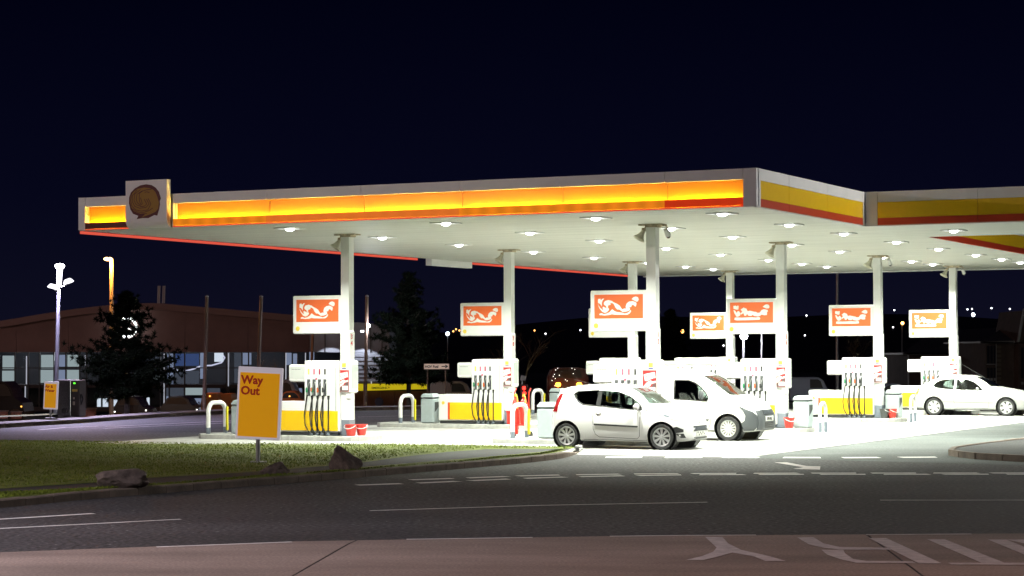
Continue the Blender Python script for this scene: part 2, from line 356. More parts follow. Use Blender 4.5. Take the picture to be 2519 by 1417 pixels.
letters = {
 'Y': [[(580, 650), (685, 650), (720, 690), (800, 730), (960, 765), (1070, 797), (945, 797), (880, 770), (745, 745), (640, 775), (570, 791), (465, 790), (560, 768), (630, 740), (650, 715)]],
 'R': [[(1140, 653), (1240, 653), (1300, 690), (1400, 712), (1690, 716), (1712, 728), (1400, 728), (1300, 716), (1210, 695)],
       [(1288, 729), (1420, 729), (1430, 750), (1480, 785), (1560, 797), (1840, 799), (1862, 810), (1500, 808), (1400, 785), (1320, 757)],
       [(1575, 657), (1680, 657), (2020, 812), (1880, 812)]],
 'T': [[(1930, 664), (2035, 664), (2400, 808), (2260, 808)], [(2056, 808.5), (2700, 808.5), (2700, 822), (2080, 819)]],
 'N': [[(2300, 666), (2410, 666), (2760, 808), (2640, 808)], [(2412, 666), (2520, 666), (3000, 740), (2990, 790)]]}
for ch, polys in letters.items():
    lt = thing('painted_letter', None, None); lt.parent = marks
    for p in polys: o = sheet('stroke', pg(*[q(*a) for a in p]), 0.011, PAINTW); o.parent = lt
# far service road lines (left, purple lit)
for seg in ([(95, 1058), (160, 1052), (240, 1049)], [(255, 1054), (420, 1047), (640, 1037)], [(260, 1050), (430, 1042), (600, 1034)]):
    mark(strip('worn_line', seg, 0.13, PAINTW, z=0.005))
mark(strip('worn_line', [(880, 1026), (960, 1024), (1040, 1022)], 0.1, PAINTW, z=0.005))

# ------------------------------------------------------------------ verge with kerb, path and grass
GRASS = mat('grass_soil', (0.10, 0.125, 0.011), 0.9, noise=0.35, nscale=2.2, bump=0.8, bscale=25)
BLADE = mat('grass_blade', (0.115, 0.15, 0.013), 0.7, noise=0.4, nscale=0.7)
BLADE.node_tree.nodes['Principled BSDF'].inputs['Specular IOR Level'].default_value = 0.2
kz = 0.12
kerb_pix = [(-500, 1300), (-200, 1271), (0, 1250), (230, 1227), (500, 1205), (700, 1190), (900, 1173), (1100, 1156), (1250, 1143), (1330, 1135), (1385, 1128), (1420, 1117), (1434, 1106)]
KP = [G(*p) for p in kerb_pix]
back_pix = [(1432, 1100), (1200, 1095), (900, 1092), (545, 1092), (100, 1090), (0, 1089), (-500, 1086)]
KB = [G(x, y, kz) for x, y in back_pix]
verge = thing('verge', None, None); tag(verge, kind='structure')
def resample(P, step):
    cum = [0]
    for a, c in zip(P, P[1:]): cum.append(cum[-1] + (c - a).length)
    n = max(1, round(cum[-1] / step)); out = []
    for k in range(n + 1):
        s = cum[-1] * k / n
        for i in range(len(P) - 1):
            if s <= cum[i + 1] + 1e-6: out.append(P[i].lerp(P[i + 1], (s - cum[i]) / max(1e-6, cum[i + 1] - cum[i]))); break
    return out
KS = resample(KP, 0.62)
inner = []
for i, p in enumerate(KS):
    a, c = KS[max(i - 1, 0)], KS[min(i + 1, len(KS) - 1)]; dd = (c - a).normalized(); inner.append(p + Vector((-dd.y, dd.x, 0)) * 0.13)
n_end = len(KS) - 5
path_o = sheet('footpath', [(p.x, p.y) for p in inner] + [(p.x, p.y) for p in KB], kz - 0.012, PATHM); path_o.parent = verge
for i in range(len(KS) - 1):          # each kerb stone its own block; the last ones drop to the road at the crossing
    a, c, ai, ci = KS[i], KS[i + 1], inner[i], inner[i + 1]; dd = (c - a).normalized() * 0.006
    drop = lambda k: kz * max(0.22, 1 - max(0, k - n_end + 2) / 4.0) if k < len(KS) - 2 else kz * 0.9
    h0, h1 = drop(i) + random.uniform(-.006, .006), drop(i + 1) + random.uniform(-.006, .006)
    vs = []
    for P_, h in ((a + dd, h0), (c - dd, h1), (ci - dd, h1), (ai + dd, h0)): vs.append((P_.x, P_.y, -0.02)); vs.append((P_.x, P_.y, h))
    # bevelled front top edge
    f0, f1 = (a + dd).lerp(ai + dd, .16), (c - dd).lerp(ci - dd, .16)
    vs[1] = (a.x + dd.x, a.y + dd.y, h0 - .02); vs[3] = (c.x - dd.x, c.y - dd.y, h1 - .02)
    vs += [(f0.x, f0.y, h0), (f1.x, f1.y, h1)]
    bb = MB(); bb.add(vs, [(0, 2, 3, 1), (1, 3, 9, 8), (8, 9, 5, 7), (2, 4, 5, 9, 3), (0, 1, 8, 7, 6), (4, 6, 7, 5)])
    o = bb.build('kerb_stone', KERBL if i > len(KS) - 4 else KERBM, verge)
def grass_poly(pix, z): return [G(x, y, z) for x, y in pix]
g_front = [(p.x, p.y) for p in resample([i_.lerp(k_, -0.1) for i_, k_ in zip(inner, KS)][: n_end + 1], 0.6)] + \
          [(G(x, y, kz).x, G(x, y, kz).y) for x, y in [(1345, 1113), (1330, 1116), (1200, 1128), (1000, 1147), (800, 1164), (620, 1173), (400, 1190), (215, 1204), (0, 1213), (-200, 1230), (-480, 1258)]]
g_back = [(G(x, y, kz).x, G(x, y, kz).y) for x, y in [(-480, 1240), (-200, 1215), (0, 1201), (225, 1187), (360, 1175), (620, 1160), (870, 1140), (1000, 1122), (1100, 1111), (1200, 1104), (1405, 1103), (1416, 1099)]] + [(p.x, p.y) for p in KB[1:]]
def mound(x, y):
    return 0.10 * smooth01((-x - 6.5) / 5) * smooth01((y - 36) / 6) * smooth01((52 - y) / 5) + 0.012 * (1 + math.sin(x * 1.3 + y * .7) * math.sin(y * .9 - x * .4))
def in_poly(x, y, P):
    r = False; n = len(P)
    for i in range(n):
        x1, y1 = P[i]; x2, y2 = P[(i + 1) % n]
        if (y1 > y) != (y2 > y) and x < (x2 - x1) * (y - y1) / (y2 - y1) + x1: r = not r
    return r
for gi, P in enumerate((g_front, g_back)):
    bm = bmesh.new(); f = bm.faces.new([bm.verts.new((x, y, kz - 0.007)) for x, y in P])
    bmesh.ops.triangulate(bm, faces=[f])
    for _ in range(3 if gi else 2):
        bmesh.ops.subdivide_edges(bm, edges=[e for e in bm.edges if e.calc_length() > 0.9], cuts=1, use_grid_fill=True)
    bmesh.ops.triangulate(bm, faces=bm.faces[:])
    for v in bm.verts: v.co.z += mound(v.co.x, v.co.y) * (1 if not v.is_boundary else .1)
    me = bpy.data.meshes.new('lawn'); bm.to_mesh(me); bm.free(); me.materials.append(GRASS); shade(me, 60)
    for p in me.polygons:
        if p.normal.z < 0: p.flip()
    o = obj('lawn', me); tag(o, kind='structure')
    # short mown blades
    x0, x1 = max(-13.5, min(p[0] for p in P)), max(p[0] for p in P); y0, y1 = min(p[1] for p in P), max(p[1] for p in P)
    bb = MB(); N = 36000 if gi else 10000; cnt = 0
    rr = random.Random(5 + gi)
    while cnt < N:
        x, y = rr.uniform(x0, x1), rr.uniform(y0, y1)
        if y > 49.5 and rr.random() < .3: continue
        if not in_poly(x, y, P): continue
        cnt += 1; z = kz + mound(x, y) * .9; h = rr.uniform(.015, .036) * (1.5 if rr.random() < .03 else 1); a = rr.uniform(0, math.pi); w_ = rr.uniform(.006, .012); lx, ly = rr.uniform(-.03, .03), rr.uniform(-.03, .03)
        cx_, sx_ = math.cos(a) * w_, math.sin(a) * w_
        bb.add([(x - cx_, y - sx_, z), (x + cx_, y + sx_, z), (x + lx, y + ly, z + h)], [(0, 1, 2)])
    o = bb.build('grass', BLADE); tag(o, ['short grass strip between the kerb and the footpath', 'mown lawn of short grass behind the footpath'][gi], 'grass', kind='stuff')

# right-hand traffic island in front of the apron
isl = thing('traffic_island', None, None); tag(isl, kind='structure')
ip = [G(x, y) for x, y in [(2346, 1121), (2356, 1113), (2420, 1103), (2519, 1091), (2700, 1070), (2760, 1150), (2640, 1142), (2519, 1136), (2430, 1131), (2385, 1128)]]
sheet('island_surface', [(p.x, p.y) for p in ip], 0.105, PATHM).parent = isl
IPc = ip + [ip[0]]; IS = resample(IPc, 0.75)
for i in range(len(IS) - 1):
    a, c = IS[i], IS[i + 1]; dd = (c - a).normalized(); n = Vector((dd.y, -dd.x, 0)) * -0.11
    e_ = dd * .006; hh = 0.13 + random.uniform(-.006, .004)
    vs = [];
    for P_ in (a + e_, c - e_, c - e_ + n, a + e_ + n): vs += [(P_.x, P_.y, -.02), (P_.x, P_.y, hh)]
    bb = MB(); bb.add(vs, [(0, 1, 3, 2), (1, 7, 5, 3), (2, 3, 5, 4), (4, 5, 7, 6), (6, 7, 1, 0)]); bb.build('kerb_stone', KERBM, isl)

# far pavement along the service road, with its kerb
pav = thing('far_pavement', None, None); tag(pav, kind='structure')
back = [Vector((p.x - .9, p.y + 2.4, 0)) for p in FP]
P_ = [(p.x, p.y) for p in FP] + [(p.x, p.y) for p in reversed(back)]
sheet('pavement_surface', P_, 0.10, mat('pavement', (0.13, 0.115, 0.11), 0.85, noise=0.25, nscale=2)).parent = pav
FS = resample(FP[1:11], 1.6)
for i in range(len(FS) - 1):
    a, c = FS[i], FS[i + 1]; dd = (c - a).normalized(); n = Vector((-dd.y, dd.x, 0)) * 0.16; e_ = dd * .01
    vs = []
    for Q in (a + e_, c - e_, c - e_ + n, a + e_ + n): vs += [(Q.x, Q.y, -.02), (Q.x, Q.y, .125)]
    bb = MB(); bb.add(vs, [(0, 2, 3, 1), (1, 3, 5, 7), (2, 4, 5, 3), (4, 6, 7, 5), (6, 0, 1, 7)]); bb.build('kerb_stone', KERBM, pav)
# grass bank behind the left pavement
bank = [G(*p) for p in [(-300, 1052), (0, 1036), (130, 1030), (150, 1025)]]
sheet('grass_bank', [(p.x, p.y) for p in bank] + [(p.x - .5, p.y + 1.6) for p in reversed(bank)], 0.13, mat('rough_grass', (.045, .055, .018), .9, noise=.4, nscale=3))
tag(bpy.data.objects['grass_bank'], kind='structure')
# dark hills on the horizon
HILL = mat('hillside', (0.012, 0.014, 0.012), 0.95, noise=0.4, nscale=0.02)
b = MB(); nx = 60; rr = random.Random(3)
for k, (Y0, Y1, Hh, ph) in enumerate(((420, 900, 22, 0.3), (700, 1500, 30, 1.7))):
    vs = []; fs = []
    for i in range(nx + 1):
        x = -700 + 1400 * i / nx
        h = Hh * (0.55 + .25 * math.sin(x * .008 + ph) + .12 * math.sin(x * .021 + ph * 3) + .05 * math.sin(x * .06)) * (0.75 + 0.25 * smooth01((x + 100) / 300))
        for t, hz in ((0, -3), (.25, h * .5), (.6, h * .9), (1, h)): vs.append((x, Y0 + (Y1 - Y0) * t, hz))
    for i in range(nx):
        for t in range(3): fs.append((i * 4 + t, (i + 1) * 4 + t, (i + 1) * 4 + t + 1, i * 4 + t + 1))
    b.add(vs, fs)
tag(b.build('hills', HILL, smooth=60), kind='structure')
# ================================================================== CANOPY
LIGHT_W = 430.0
can = thing('canopy', 'filling station canopy with white, yellow and red fascia and a lit ceiling', 'canopy', ORG, RZ)
U0, U1, V0, VI, VN, VB, UR = -4.94, 12.53, -4.49, 3.10, 8.80, 31.0, 22.0
# ceiling: pale metal planks
m = bpy.data.materials.new('ceiling_planks'); m.use_nodes = True; nt = m.node_tree; bs = nt.nodes['Principled BSDF']
tc = nt.nodes.new('ShaderNodeTexCoord'); sp = nt.nodes.new('ShaderNodeSeparateXYZ'); nt.links.new(tc.outputs['Object'], sp.inputs[0])
mm = nt.nodes.new('ShaderNodeMath'); mm.operation = 'MULTIPLY'; mm.inputs[1].default_value = 1 / 0.30; nt.links.new(sp.outputs['Y'], mm.inputs[0])
fr = nt.nodes.new('ShaderNodeMath'); fr.operation = 'FRACT'; nt.links.new(mm.outputs[0], fr.inputs[0])
gt = nt.nodes.new('ShaderNodeMath'); gt.operation = 'GREATER_THAN'; gt.inputs[1].default_value = 0.07; nt.links.new(fr.outputs[0], gt.inputs[0])
ns = nt.nodes.new('ShaderNodeTexNoise'); ns.inputs['Scale'].default_value = 1.2; ns.inputs['Detail'].default_value = 5
mp = nt.nodes.new('ShaderNodeMapping'); mp.inputs['Scale'].default_value = (0.25, 2.5, 1); nt.links.new(tc.outputs['Object'], mp.inputs[0]); nt.links.new(mp.outputs[0], ns.inputs['Vector'])
rp = nt.nodes.new('ShaderNodeValToRGB'); rp.color_ramp.elements[0].color = (.53, .535, .48, 1); rp.color_ramp.elements[1].color = (.66, .665, .60, 1); rp.color_ramp.elements[0].position = .3; rp.color_ramp.elements[1].position = .7
nt.links.new(ns.outputs['Fac'], rp.inputs[0])
mx = nt.nodes.new('ShaderNodeMix'); mx.data_type = 'RGBA'; mx.inputs['A'].default_value = (.36, .37, .33, 1); nt.links.new(gt.outputs[0], mx.inputs[0]); nt.links.new(rp.outputs[0], mx.inputs['B']); nt.links.new(mx.outputs['Result'], bs.inputs['Base Color'])
bp = nt.nodes.new('ShaderNodeBump'); bp.inputs['Strength'].default_value = .3; bp.inputs['Distance'].default_value = .01; nt.links.new(gt.outputs[0], bp.inputs['Height']); nt.links.new(bp.outputs[0], bs.inputs['Normal'])
bs.inputs['Roughness'].default_value = .5
CEIL = m
i_ = 0.05
plan = [(U0 + i_, V0 + .2), (U1 - i_, V0 + .2), (U1 - i_, VI + i_), (UR, VI + i_), (UR, VN - i_), (U1 - i_, VN - i_), (U1 - i_, VB - i_), (U0 + i_, VB - i_)]
b = MB(); b.prism(plan, SOF, SOF + .06); b.build('ceiling', CEIL, can)
b = MB(); b.prism([(u, v) for u, v in plan], SOF + .5, SOF + .56); b.build('roof_deck', DARK, can)
b = MB()
for a, c in zip(plan, plan[1:] + plan[:1]):
    pass
TRIM = mat('soffit_trim', (0.6, 0.6, 0.58), 0.5)
b.box(((U0 + U1) / 2, V0 + .11, SOF + .012), (U1 - U0, .16, .02)); b.box((U1 - .03, (V0 + VI) / 2, SOF - .004), (.05, VI - V0, .03)); b.box(((U1 + UR) / 2, VI + .04, SOF - .004), (UR - U1, .05, .03))
b.build('soffit_trim', TRIM, can)
FW = mat('fascia_white', (0.78, 0.78, 0.79), 0.45, noise=0.06, nscale=1.5)
YGLOW = mat('fascia_yellow_lit', (0.85, 0.36, 0.004), 0.45)
g = 0.006
def seg_box(name, u0, u1, v0, v1, z0, z1, m): return MB().box(((u0 + u1) / 2, (v0 + v1) / 2, (z0 + z1) / 2), (u1 - u0, v1 - v0, z1 - z0)).build(name, m, can)
# front fascia: white upper panel, recessed yellow panel lit from a tube in the trough, red acrylic lip
JF = [-4.73, -3.39, -2.14, 0.49, 3.04, 5.57, 8.03, 10.48, 12.23]
LIPS = [None, None, ('amber', (1.0, 0.27, 0.014), .72), ('orange', (1.0, .22, .030), .68), ('orange', (1.0, .22, .030), .68), ('amber', (1.0, 0.27, 0.014), .72), ('amber', (1.0, 0.27, 0.014), .72), ('red', (0.9, .055, .012), .55)]
TUBE = emat('tube_light', (1.0, 0.64, 0.10), 145.0)
def lip_mat(n, c, s):
    k = 'lip_' + n
    if k in MATS: return MATS[k]
    m = emat(k, c, s); nt = m.node_tree; e = [x for x in nt.nodes if x.type == 'EMISSION'][0]
    tc = nt.nodes.new('ShaderNodeTexCoord'); sp = nt.nodes.new('ShaderNodeSeparateXYZ'); nt.links.new(tc.outputs['Object'], sp.inputs[0])
    # the lamps behind the acrylic show as soft brighter spots
    sn = nt.nodes.new('ShaderNodeMath'); sn.operation = 'MULTIPLY'; sn.inputs[1].default_value = 15.0; nt.links.new(sp.outputs['X'], sn.inputs[0])
    s2 = nt.nodes.new('ShaderNodeMath'); s2.operation = 'SINE'; nt.links.new(sn.outputs[0], s2.inputs[0])
    s3 = nt.nodes.new('ShaderNodeMath'); s3.operation = 'MULTIPLY_ADD'; s3.inputs[1].default_value = .12 * s if n == 'amber' else .03 * s; s3.inputs[2].default_value = s; nt.links.new(s2.outputs[0], s3.inputs[0])
    nt.links.new(s3.outputs[0], e.inputs[1]); return m
DULL = mat('dull_lip', (0.10, 0.012, 0.008), 0.5)
for k, (a, c) in enumerate(zip(JF, JF[1:])):
    if k == 1: continue            # the emblem box stands here
    a2, c2 = a + g, c - g
    seg_box('fascia_panel', a2, c2, V0, V0 + .1, 5.772, 6.0, FW)
    seg_box('lit_panel', a2, c2, V0 + .16, V0 + .18, 5.23, 5.772, YGLOW)
    seg_box('light_tray', a2, c2, V0 - .01, V0 + .16, 5.222, 5.232, REDP)
    lm = DULL if LIPS[k] is None else lip_mat(*LIPS[k])
    lipz = 5.40 if k else 5.38
    bb = MB(); bb.box(((a + c) / 2, V0 + (.0 if k % 2 else .009), (5.235 + lipz) / 2), (c - a + .01, .008, lipz - 5.235)); bb.build('acrylic_lip', lm, can)
    seg_box('red_edge', a2, c2, V0 - .012, V0 + .02, 5.205, 5.22, emat('lip_edge', (1.0, .10, .05), .85))
    MB().cyl((a2 + .05, V0 + .085, 5.31), (c2 - .05, V0 + .085, 5.31), .015, n=8).build('lamp_tube', TUBE, can)
seg_box('fascia_panel', JF[1] + g, JF[2] - g, V0, V0 + .1, 5.24, 6.0, FW)
seg_box('end_cheek', JF[2] - .001, JF[2] + .02, V0 + .1, V0 + .18, 5.22, 5.77, FW)
seg_box('end_cheek', JF[2] - .03, JF[2] + .005, V0 + .005, V0 + .16, 5.24, 5.76, FW)
for a, c in ((U0, JF[0]), (JF[-1], U1)):
    seg_box('corner_panel', a + g, c - g, V0 - .004, V0 + .1, 5.215, 6.002, FW)
    for uu in ((c - .012,) if a == U0 else (a + .012,)): seg_box('end_cheek', uu - .008, uu + .008, V0 + .1, V0 + .18, 5.22, 5.77, FW)
# emblem box: white box with a curled foot
eb = thing('emblem_box', 'white square box with a swirled yellow and dark red emblem on the canopy edge', 'emblem', W(-2.79, V0 - .02), RZ)
bb = MB(); hw = .60
prof = [(0.0, 6.34), (-.16, 6.34), (-.16, 5.42), (-.145, 5.33), (-.11, 5.26), (-.05, 5.215), (0.0, 5.20)]
for s in range(len(prof) - 1):
    (y0, z0), (y1, z1) = prof[s], prof[s + 1]; bb.add([(-hw, y0, z0), (hw, y0, z0), (hw, y1, z1), (-hw, y1, z1)], [(0, 1, 2, 3)] )
n = len(prof)
bb.add([(hw, y, z) for y, z in prof], [tuple(range(n))]); bb.add([(-hw, y, z) for y, z in prof], [tuple(reversed(range(n)))]); bb.add([(-hw, 0, 6.34), (hw, 0, 6.34), (hw, 0, 5.2), (-hw, 0, 5.2)], [(3, 2, 1, 0)])
bb.build('box', mat('emblem_white', (.80, .78, .80), .45, noise=.05, nscale=2), eb)
E0, E1, F0, F1 = 175, 1145, 150, 1275
ex = lambda p: [(-hw + (x - 178) / (1090 - 178) * 2 * hw, 5.20 + (1275 - y) / (1275 - 150) * 1.14) for x, y in p]
outer = [(640, 250), (760, 275), (850, 340), (920, 440), (965, 600), (940, 660), (945, 740), (925, 860), (885, 1000), (820, 985), (690, 1050), (560, 1045), (430, 1065), (465, 990), (350, 935), (290, 830), (258, 680), (262, 540), (300, 430), (390, 335), (510, 270)]
inner_ = [(600, 325), (720, 345), (800, 390), (850, 450), (890, 560), (925, 690), (910, 830), (850, 910), (740, 960), (620, 1000), (540, 1030), (620, 960), (470, 930), (370, 870), (310, 770), (285, 640), (300, 510), (360, 420), (450, 350)]
LOGO_R = mat('emblem_red', (0.09, 0.005, 0.005), 0.5); LOGO_Y = mat('emblem_yellow', (0.30, 0.15, 0.006), 0.5)
Mx = Matrix.Translation((0, -.16, 0)) @ FRONT
MB().prism(ex(outer), 0.002, .008, Mx).build('emblem_rim', LOGO_R, eb)
MB().prism(ex(inner_), 0.009, .013, Mx).build('emblem_disc', LOGO_Y, eb)
bb = MB()
lines = [[(760, 375), (640, 385), (560, 410), (495, 460), (490, 560), (500, 660), (535, 720)],
         [(560, 400), (440, 480), (425, 600), (450, 680), (520, 740), (560, 710), (520, 560)],
         [(520, 370), (390, 470), (375, 620), (420, 720), (530, 770), (600, 770), (660, 720), (600, 600)],
         [(450, 370), (345, 500), (335, 640), (390, 760), (500, 810), (640, 800), (710, 720), (650, 600)],
         [(330, 480), (300, 620), (330, 760), (420, 850), (540, 880), (680, 860), (750, 720), (690, 590)],
         [(350, 820), (430, 890), (560, 920), (700, 880), (790, 820)], [(610, 440), (660, 430), (720, 450)], [(400, 900), (520, 950), (660, 940)]]
for ln in lines: bb.prism(ribbon(ex(ln), .016), .0135, .016, Mx)
bb.build('swirl_line', LOGO_R, eb)
# right side fascia, link fascia, notch fascia (unlit)
def side_fascia(axis, fixed, s0, s1, joints, corner, sign=1):
    """axis 'v': panels face +u at u=fixed;  'u': face -v at v=fixed"""
    for a, c in zip(joints, joints[1:]):
        for z0, z1, mm_, out, nm in ((5.752, 6.0, FW, .012, 'fascia_panel'), (5.372, 5.748, YELLOW, .010, 'yellow_panel'), (5.205, 5.368, REDP, .012, 'red_panel')):
            if axis == 'v': seg_box(nm, fixed - .08, fixed + out, a + .005, c - .005, z0, z1, mm_)
            else: seg_box(nm, a + .005, c - .005, fixed - out, fixed + .08, z0, z1, mm_)
    for a, c in corner:
        if axis == 'v': seg_box('corner_panel', fixed - .08, fixed + .014, a + .005, c - .005, 5.203, 6.002, FW)
        else: seg_box('corner_panel', a + .005, c - .005, fixed - .014, fixed + .08, 5.203, 6.002, FW)
side_fascia('v', U1, 0, 0, [-4.27, -2.46, .2, 2.93], [(V0 + .11, -4.27), (2.93, VI - .02)])
side_fascia('u', VI, 0, 0, [12.85, 15.26, 17.7, 20.2, 22.0], [(U1 + .02, 12.85)])
side_fascia('v', U1, 0, 0, [8.95, 12.0, 15.0, 18.0, 21.0, 24.0, 27.0, 30.9], [(VN + .02, 8.95)])
# left edge: red glowing lip seen under the ceiling edge, back edge, rear emblem box
seg_box('left_fascia', U0 - .06, U0 + .03, V0 + .12, VB, 5.26, 6.0, FW)
vv = V0 + .12; GL = emat('red_lip_glow', (1.0, .13, .08), .75)
while vv < VB - 2.9:
    if not (13.2 < vv + 1.4 < 16.4): seg_box('red_lip', U0 - .05, U0 - .0, vv + .01, vv + 2.82, 5.13, 5.195, GL)
    vv += 2.83
seg_box('rear_emblem_box', U0 - .2, U0 + .02, 13.5, 16.3, 5.0, 6.3, FW)
seg_box('back_fascia', U0, U1, VB - .04, VB + .04, 5.16, 6.0, FW)
# recessed downlights
LENS = emat('lamp_lens', (0.97, 1.0, 0.96), 14.0); FRM = mat('lamp_frame', (.7, .7, .7), .35)
la = bpy.data.lights.new('downlight', 'AREA'); la.shape = 'DISK'; la.size = .2; la.energy = LIGHT_W; la.color = (0.95, 1.0, 0.86); la.spread = math.radians(136)
fm = MB(); fm.box((0, 0, -.012), (.62, .05, .024)); [fm.box((x, y, -.012), d_) for x, y, d_ in ((0, .25, (.56, .06, .024)), (0, -.25, (.56, .06, .024)), (.25, 0, (.06, .44, .024)), (-.25, 0, (.06, .44, .024)))]
fme = MB(); [fme.box((x, y, -.012), d_) for x, y, d_ in ((0, .25, (.56, .06, .024)), (0, -.25, (.56, .06, .024)), (.25, 0, (.06, .44, .024)), (-.25, 0, (.06, .44, .024)))]
fme = fme.mesh('downlight', FRM)
lme = MB().lathe([(0.0, -.075), (.055, -.07), (.095, -.05), (.115, -.004)], n=20).mesh('lens', LENS); shade(lme, 60)
spots = [(u, v) for v in (-2.85, 1.6, 5.85, 10.6, 15.0, 19.4, 22.8, 25.5) for u in (.1, 4.35, 8.15, 11.15)] + [(13.95, 5.95), (16.8, 5.95), (19.6, 5.95)]
for u, v in spots:
    fo = obj('downlight', fme, can); fo.location = (u, v, SOF)
    lo = obj('lens', lme, fo)
    ll = obj('lamp', la, fo); ll.location = (0, 0, -.095)

# ================================================================== PUMP POSITIONS
COLS = {'A1': (0, 0), 'A2': (0, 9.17), 'A3': (0, 18.33), 'A4': (0, 27.5), 'B1': (8.33, 0), 'B2': (8.33, 9.17), 'B3': (8.33, 18.33), 'B4': (8.33, 27.5)}
WHERE = {'A1': 'just right of the Way Out sign', 'A2': 'right of the brown HGV Fuel sign', 'A3': 'far back, mostly hidden behind the one nearest the camera',
         'A4': 'far back, behind the roof of the white van', 'B1': 'nearest the camera, behind the white hatchback', 'B2': 'right of the white van bonnet',
         'B3': 'midway between white van and silver hatchback', 'B4': 'right behind the silver hatchback'}
# islands with kerb stones
stone = MB().box((0, 0, 0), (.896, .14, ISL + .02), bev=.015).mesh('kerb_stone', KERBL)
for k, (cu, cv) in COLS.items():
    r = thing('pump_island', None, None, W(cu, cv + (.35 if k == 'B1' else 0)), RZ); tag(r, kind='structure')
    x0, x1 = -3.95, .55
    if k == 'A3': x1 = 2.8
    MB().box(((x0 + x1) / 2, 0, ISL / 2 - .012), (x1 - x0, 1.16, ISL)).build('island_slab', CONC, r)
    nn = int(round((x1 - x0) / .9))
    for s in (-1, 1):
        for i in range(nn): o = obj('kerb_stone', stone, r); o.location = (x0 + .45 + i * .9, s * .655, ISL / 2 - .01)
    for s, xx in ((-1, x0 - .08), (1, x0 + nn * .9 + .08)):
        pts = [(-.02 * s, -.725), (.15 * s, -.6), (.26 * s, -.35), (.28 * s, 0), (.26 * s, .35), (.15 * s, .6), (-.02 * s, .725)]
        MB().prism(pts if s > 0 else pts[::-1], -.02, ISL, Matrix.Translation((xx - .08 * s, 0, 0))).build('end_kerb', KERBL, r)

# ------------------------------------------------------------------ column
def make_column():
    t = thing('canopy_column', 'x', 'column')
    MB().box((0, 0, (SOF + ISL) / 2 + .15), (.235, .235, SOF - ISL - .3)).build('shaft', WHITE, t)
    MB().box((0, 0, 1.58), (.275, .275, 2.35), bev=.02).build('cladding', WHITE, t)
    MB().box((0, 0, .26 + ISL / 2), (.285, .285, .41), bev=.015).build('base_band', GREYP, t)
    MB().box((0, 0, SOF - .02), (.6, .3, .035)).box((.02, 0, SOF - .055), (.3, .28, .05)).build('top_plate', RUST, t)
    return t
col0 = make_column()
num = {'A1': '3\n4', 'A2': '7\n8', 'A3': '11', 'B1': '1\n2', 'B2': '5\n6'}
RT = mat('red_text', (.45, .02, .02), .5); BT = mat('black_text', (.02, .02, .02), .5)
for k, (cu, cv) in COLS.items():
    o = col0 if k == 'A1' else copy_tree(col0)
    o.location = W(cu, cv); o.rotation_euler = (0, 0, RZ)
    tag(o, 'white square canopy column ' + WHERE[k], 'column', 'columns holding up the canopy')
for k in ('A1', 'A2', 'B1', 'B2'):
    o = [x for x in bpy.data.objects if x.name.startswith('canopy_column') and (x.location - W(*COLS[k])).length < .01][0]
    text(num[k], .16, RT, o, (.14, -.02, 2.55), name='number', rot=Matrix.Rotation(math.pi / 2, 4, 'Z') @ FRONT, align='CENTER', bold=.004)

# ------------------------------------------------------------------ hanging sign boards with scrambled white print
ART_A = ((75, 1515, 230, 965), [
 [(190, 360), (255, 350), (265, 385), (290, 385), (330, 345), (375, 350), (325, 410), (300, 480), (300, 590), (250, 510), (185, 480)],
 [(180, 510), (240, 620), (310, 690), (350, 700), (320, 630), (345, 595), (425, 645), (510, 650), (515, 700), (450, 770), (390, 790), (310, 755), (230, 650)],
 [(430, 580), (365, 540), (360, 480), (400, 420), (500, 395), (610, 430), (640, 460), (760, 520), (830, 570), (870, 640), (910, 690), (970, 660), (1020, 670), (1010, 600), (1040, 510), (1110, 450), (1220, 440), (1320, 485), (1330, 530), (1300, 615), (1240, 560), (1190, 560), (1170, 620), (1110, 630), (1140, 680), (1110, 730), (1020, 760), (920, 770), (860, 720), (820, 690), (760, 690), (700, 620), (660, 530), (610, 490), (540, 500), (575, 535), (480, 570), (490, 632), (440, 635)],
 [(1185, 380), (1240, 320), (1310, 300), (1375, 325), (1395, 390), (1370, 450), (1330, 460), (1240, 410)],
 [(230, 820), (290, 800), (360, 830), (450, 810), (530, 770), (610, 680), (680, 740), (760, 770), (900, 790), (980, 820), (1060, 800), (1120, 760), (1150, 710), (1170, 740), (1130, 810), (1060, 855), (900, 855), (700, 850), (600, 835), (500, 860), (380, 870), (280, 855), (235, 860)]])
ART_B = ((288, 1795, 215, 940), [
 [(410, 335), (490, 325), (520, 350), (560, 325), (600, 340), (585, 460), (540, 475), (470, 455), (410, 430)],
 [(410, 480), (470, 500), (530, 590), (560, 520), (600, 520), (660, 600), (640, 680), (560, 720), (510, 710), (440, 590)],
 [(665, 470), (765, 395), (870, 440), (910, 530), (990, 510), (1140, 550), (1200, 555), (1260, 590), (1340, 580), (1400, 490), (1480, 465), (1610, 490), (1620, 550), (1590, 560), (1585, 670), (1500, 680), (1400, 655), (1340, 700), (1270, 720), (1140, 700), (1080, 660), (1040, 700), (940, 690), (890, 620), (850, 690), (800, 690), (760, 590), (680, 645), (665, 610), (720, 540)],
 [(1440, 380), (1520, 310), (1590, 290), (1660, 320), (1675, 400), (1640, 440), (1560, 440)],
 [(440, 830), (460, 750), (530, 745), (700, 755), (1050, 745), (1200, 755), (1320, 740), (1350, 780), (1330, 835), (1100, 845), (530, 850)]])
BOARDRED = mat('board_red', (.70, .125, .028), .45)
PALEY = mat('pale_yellow', (.80, .62, .08), .45)
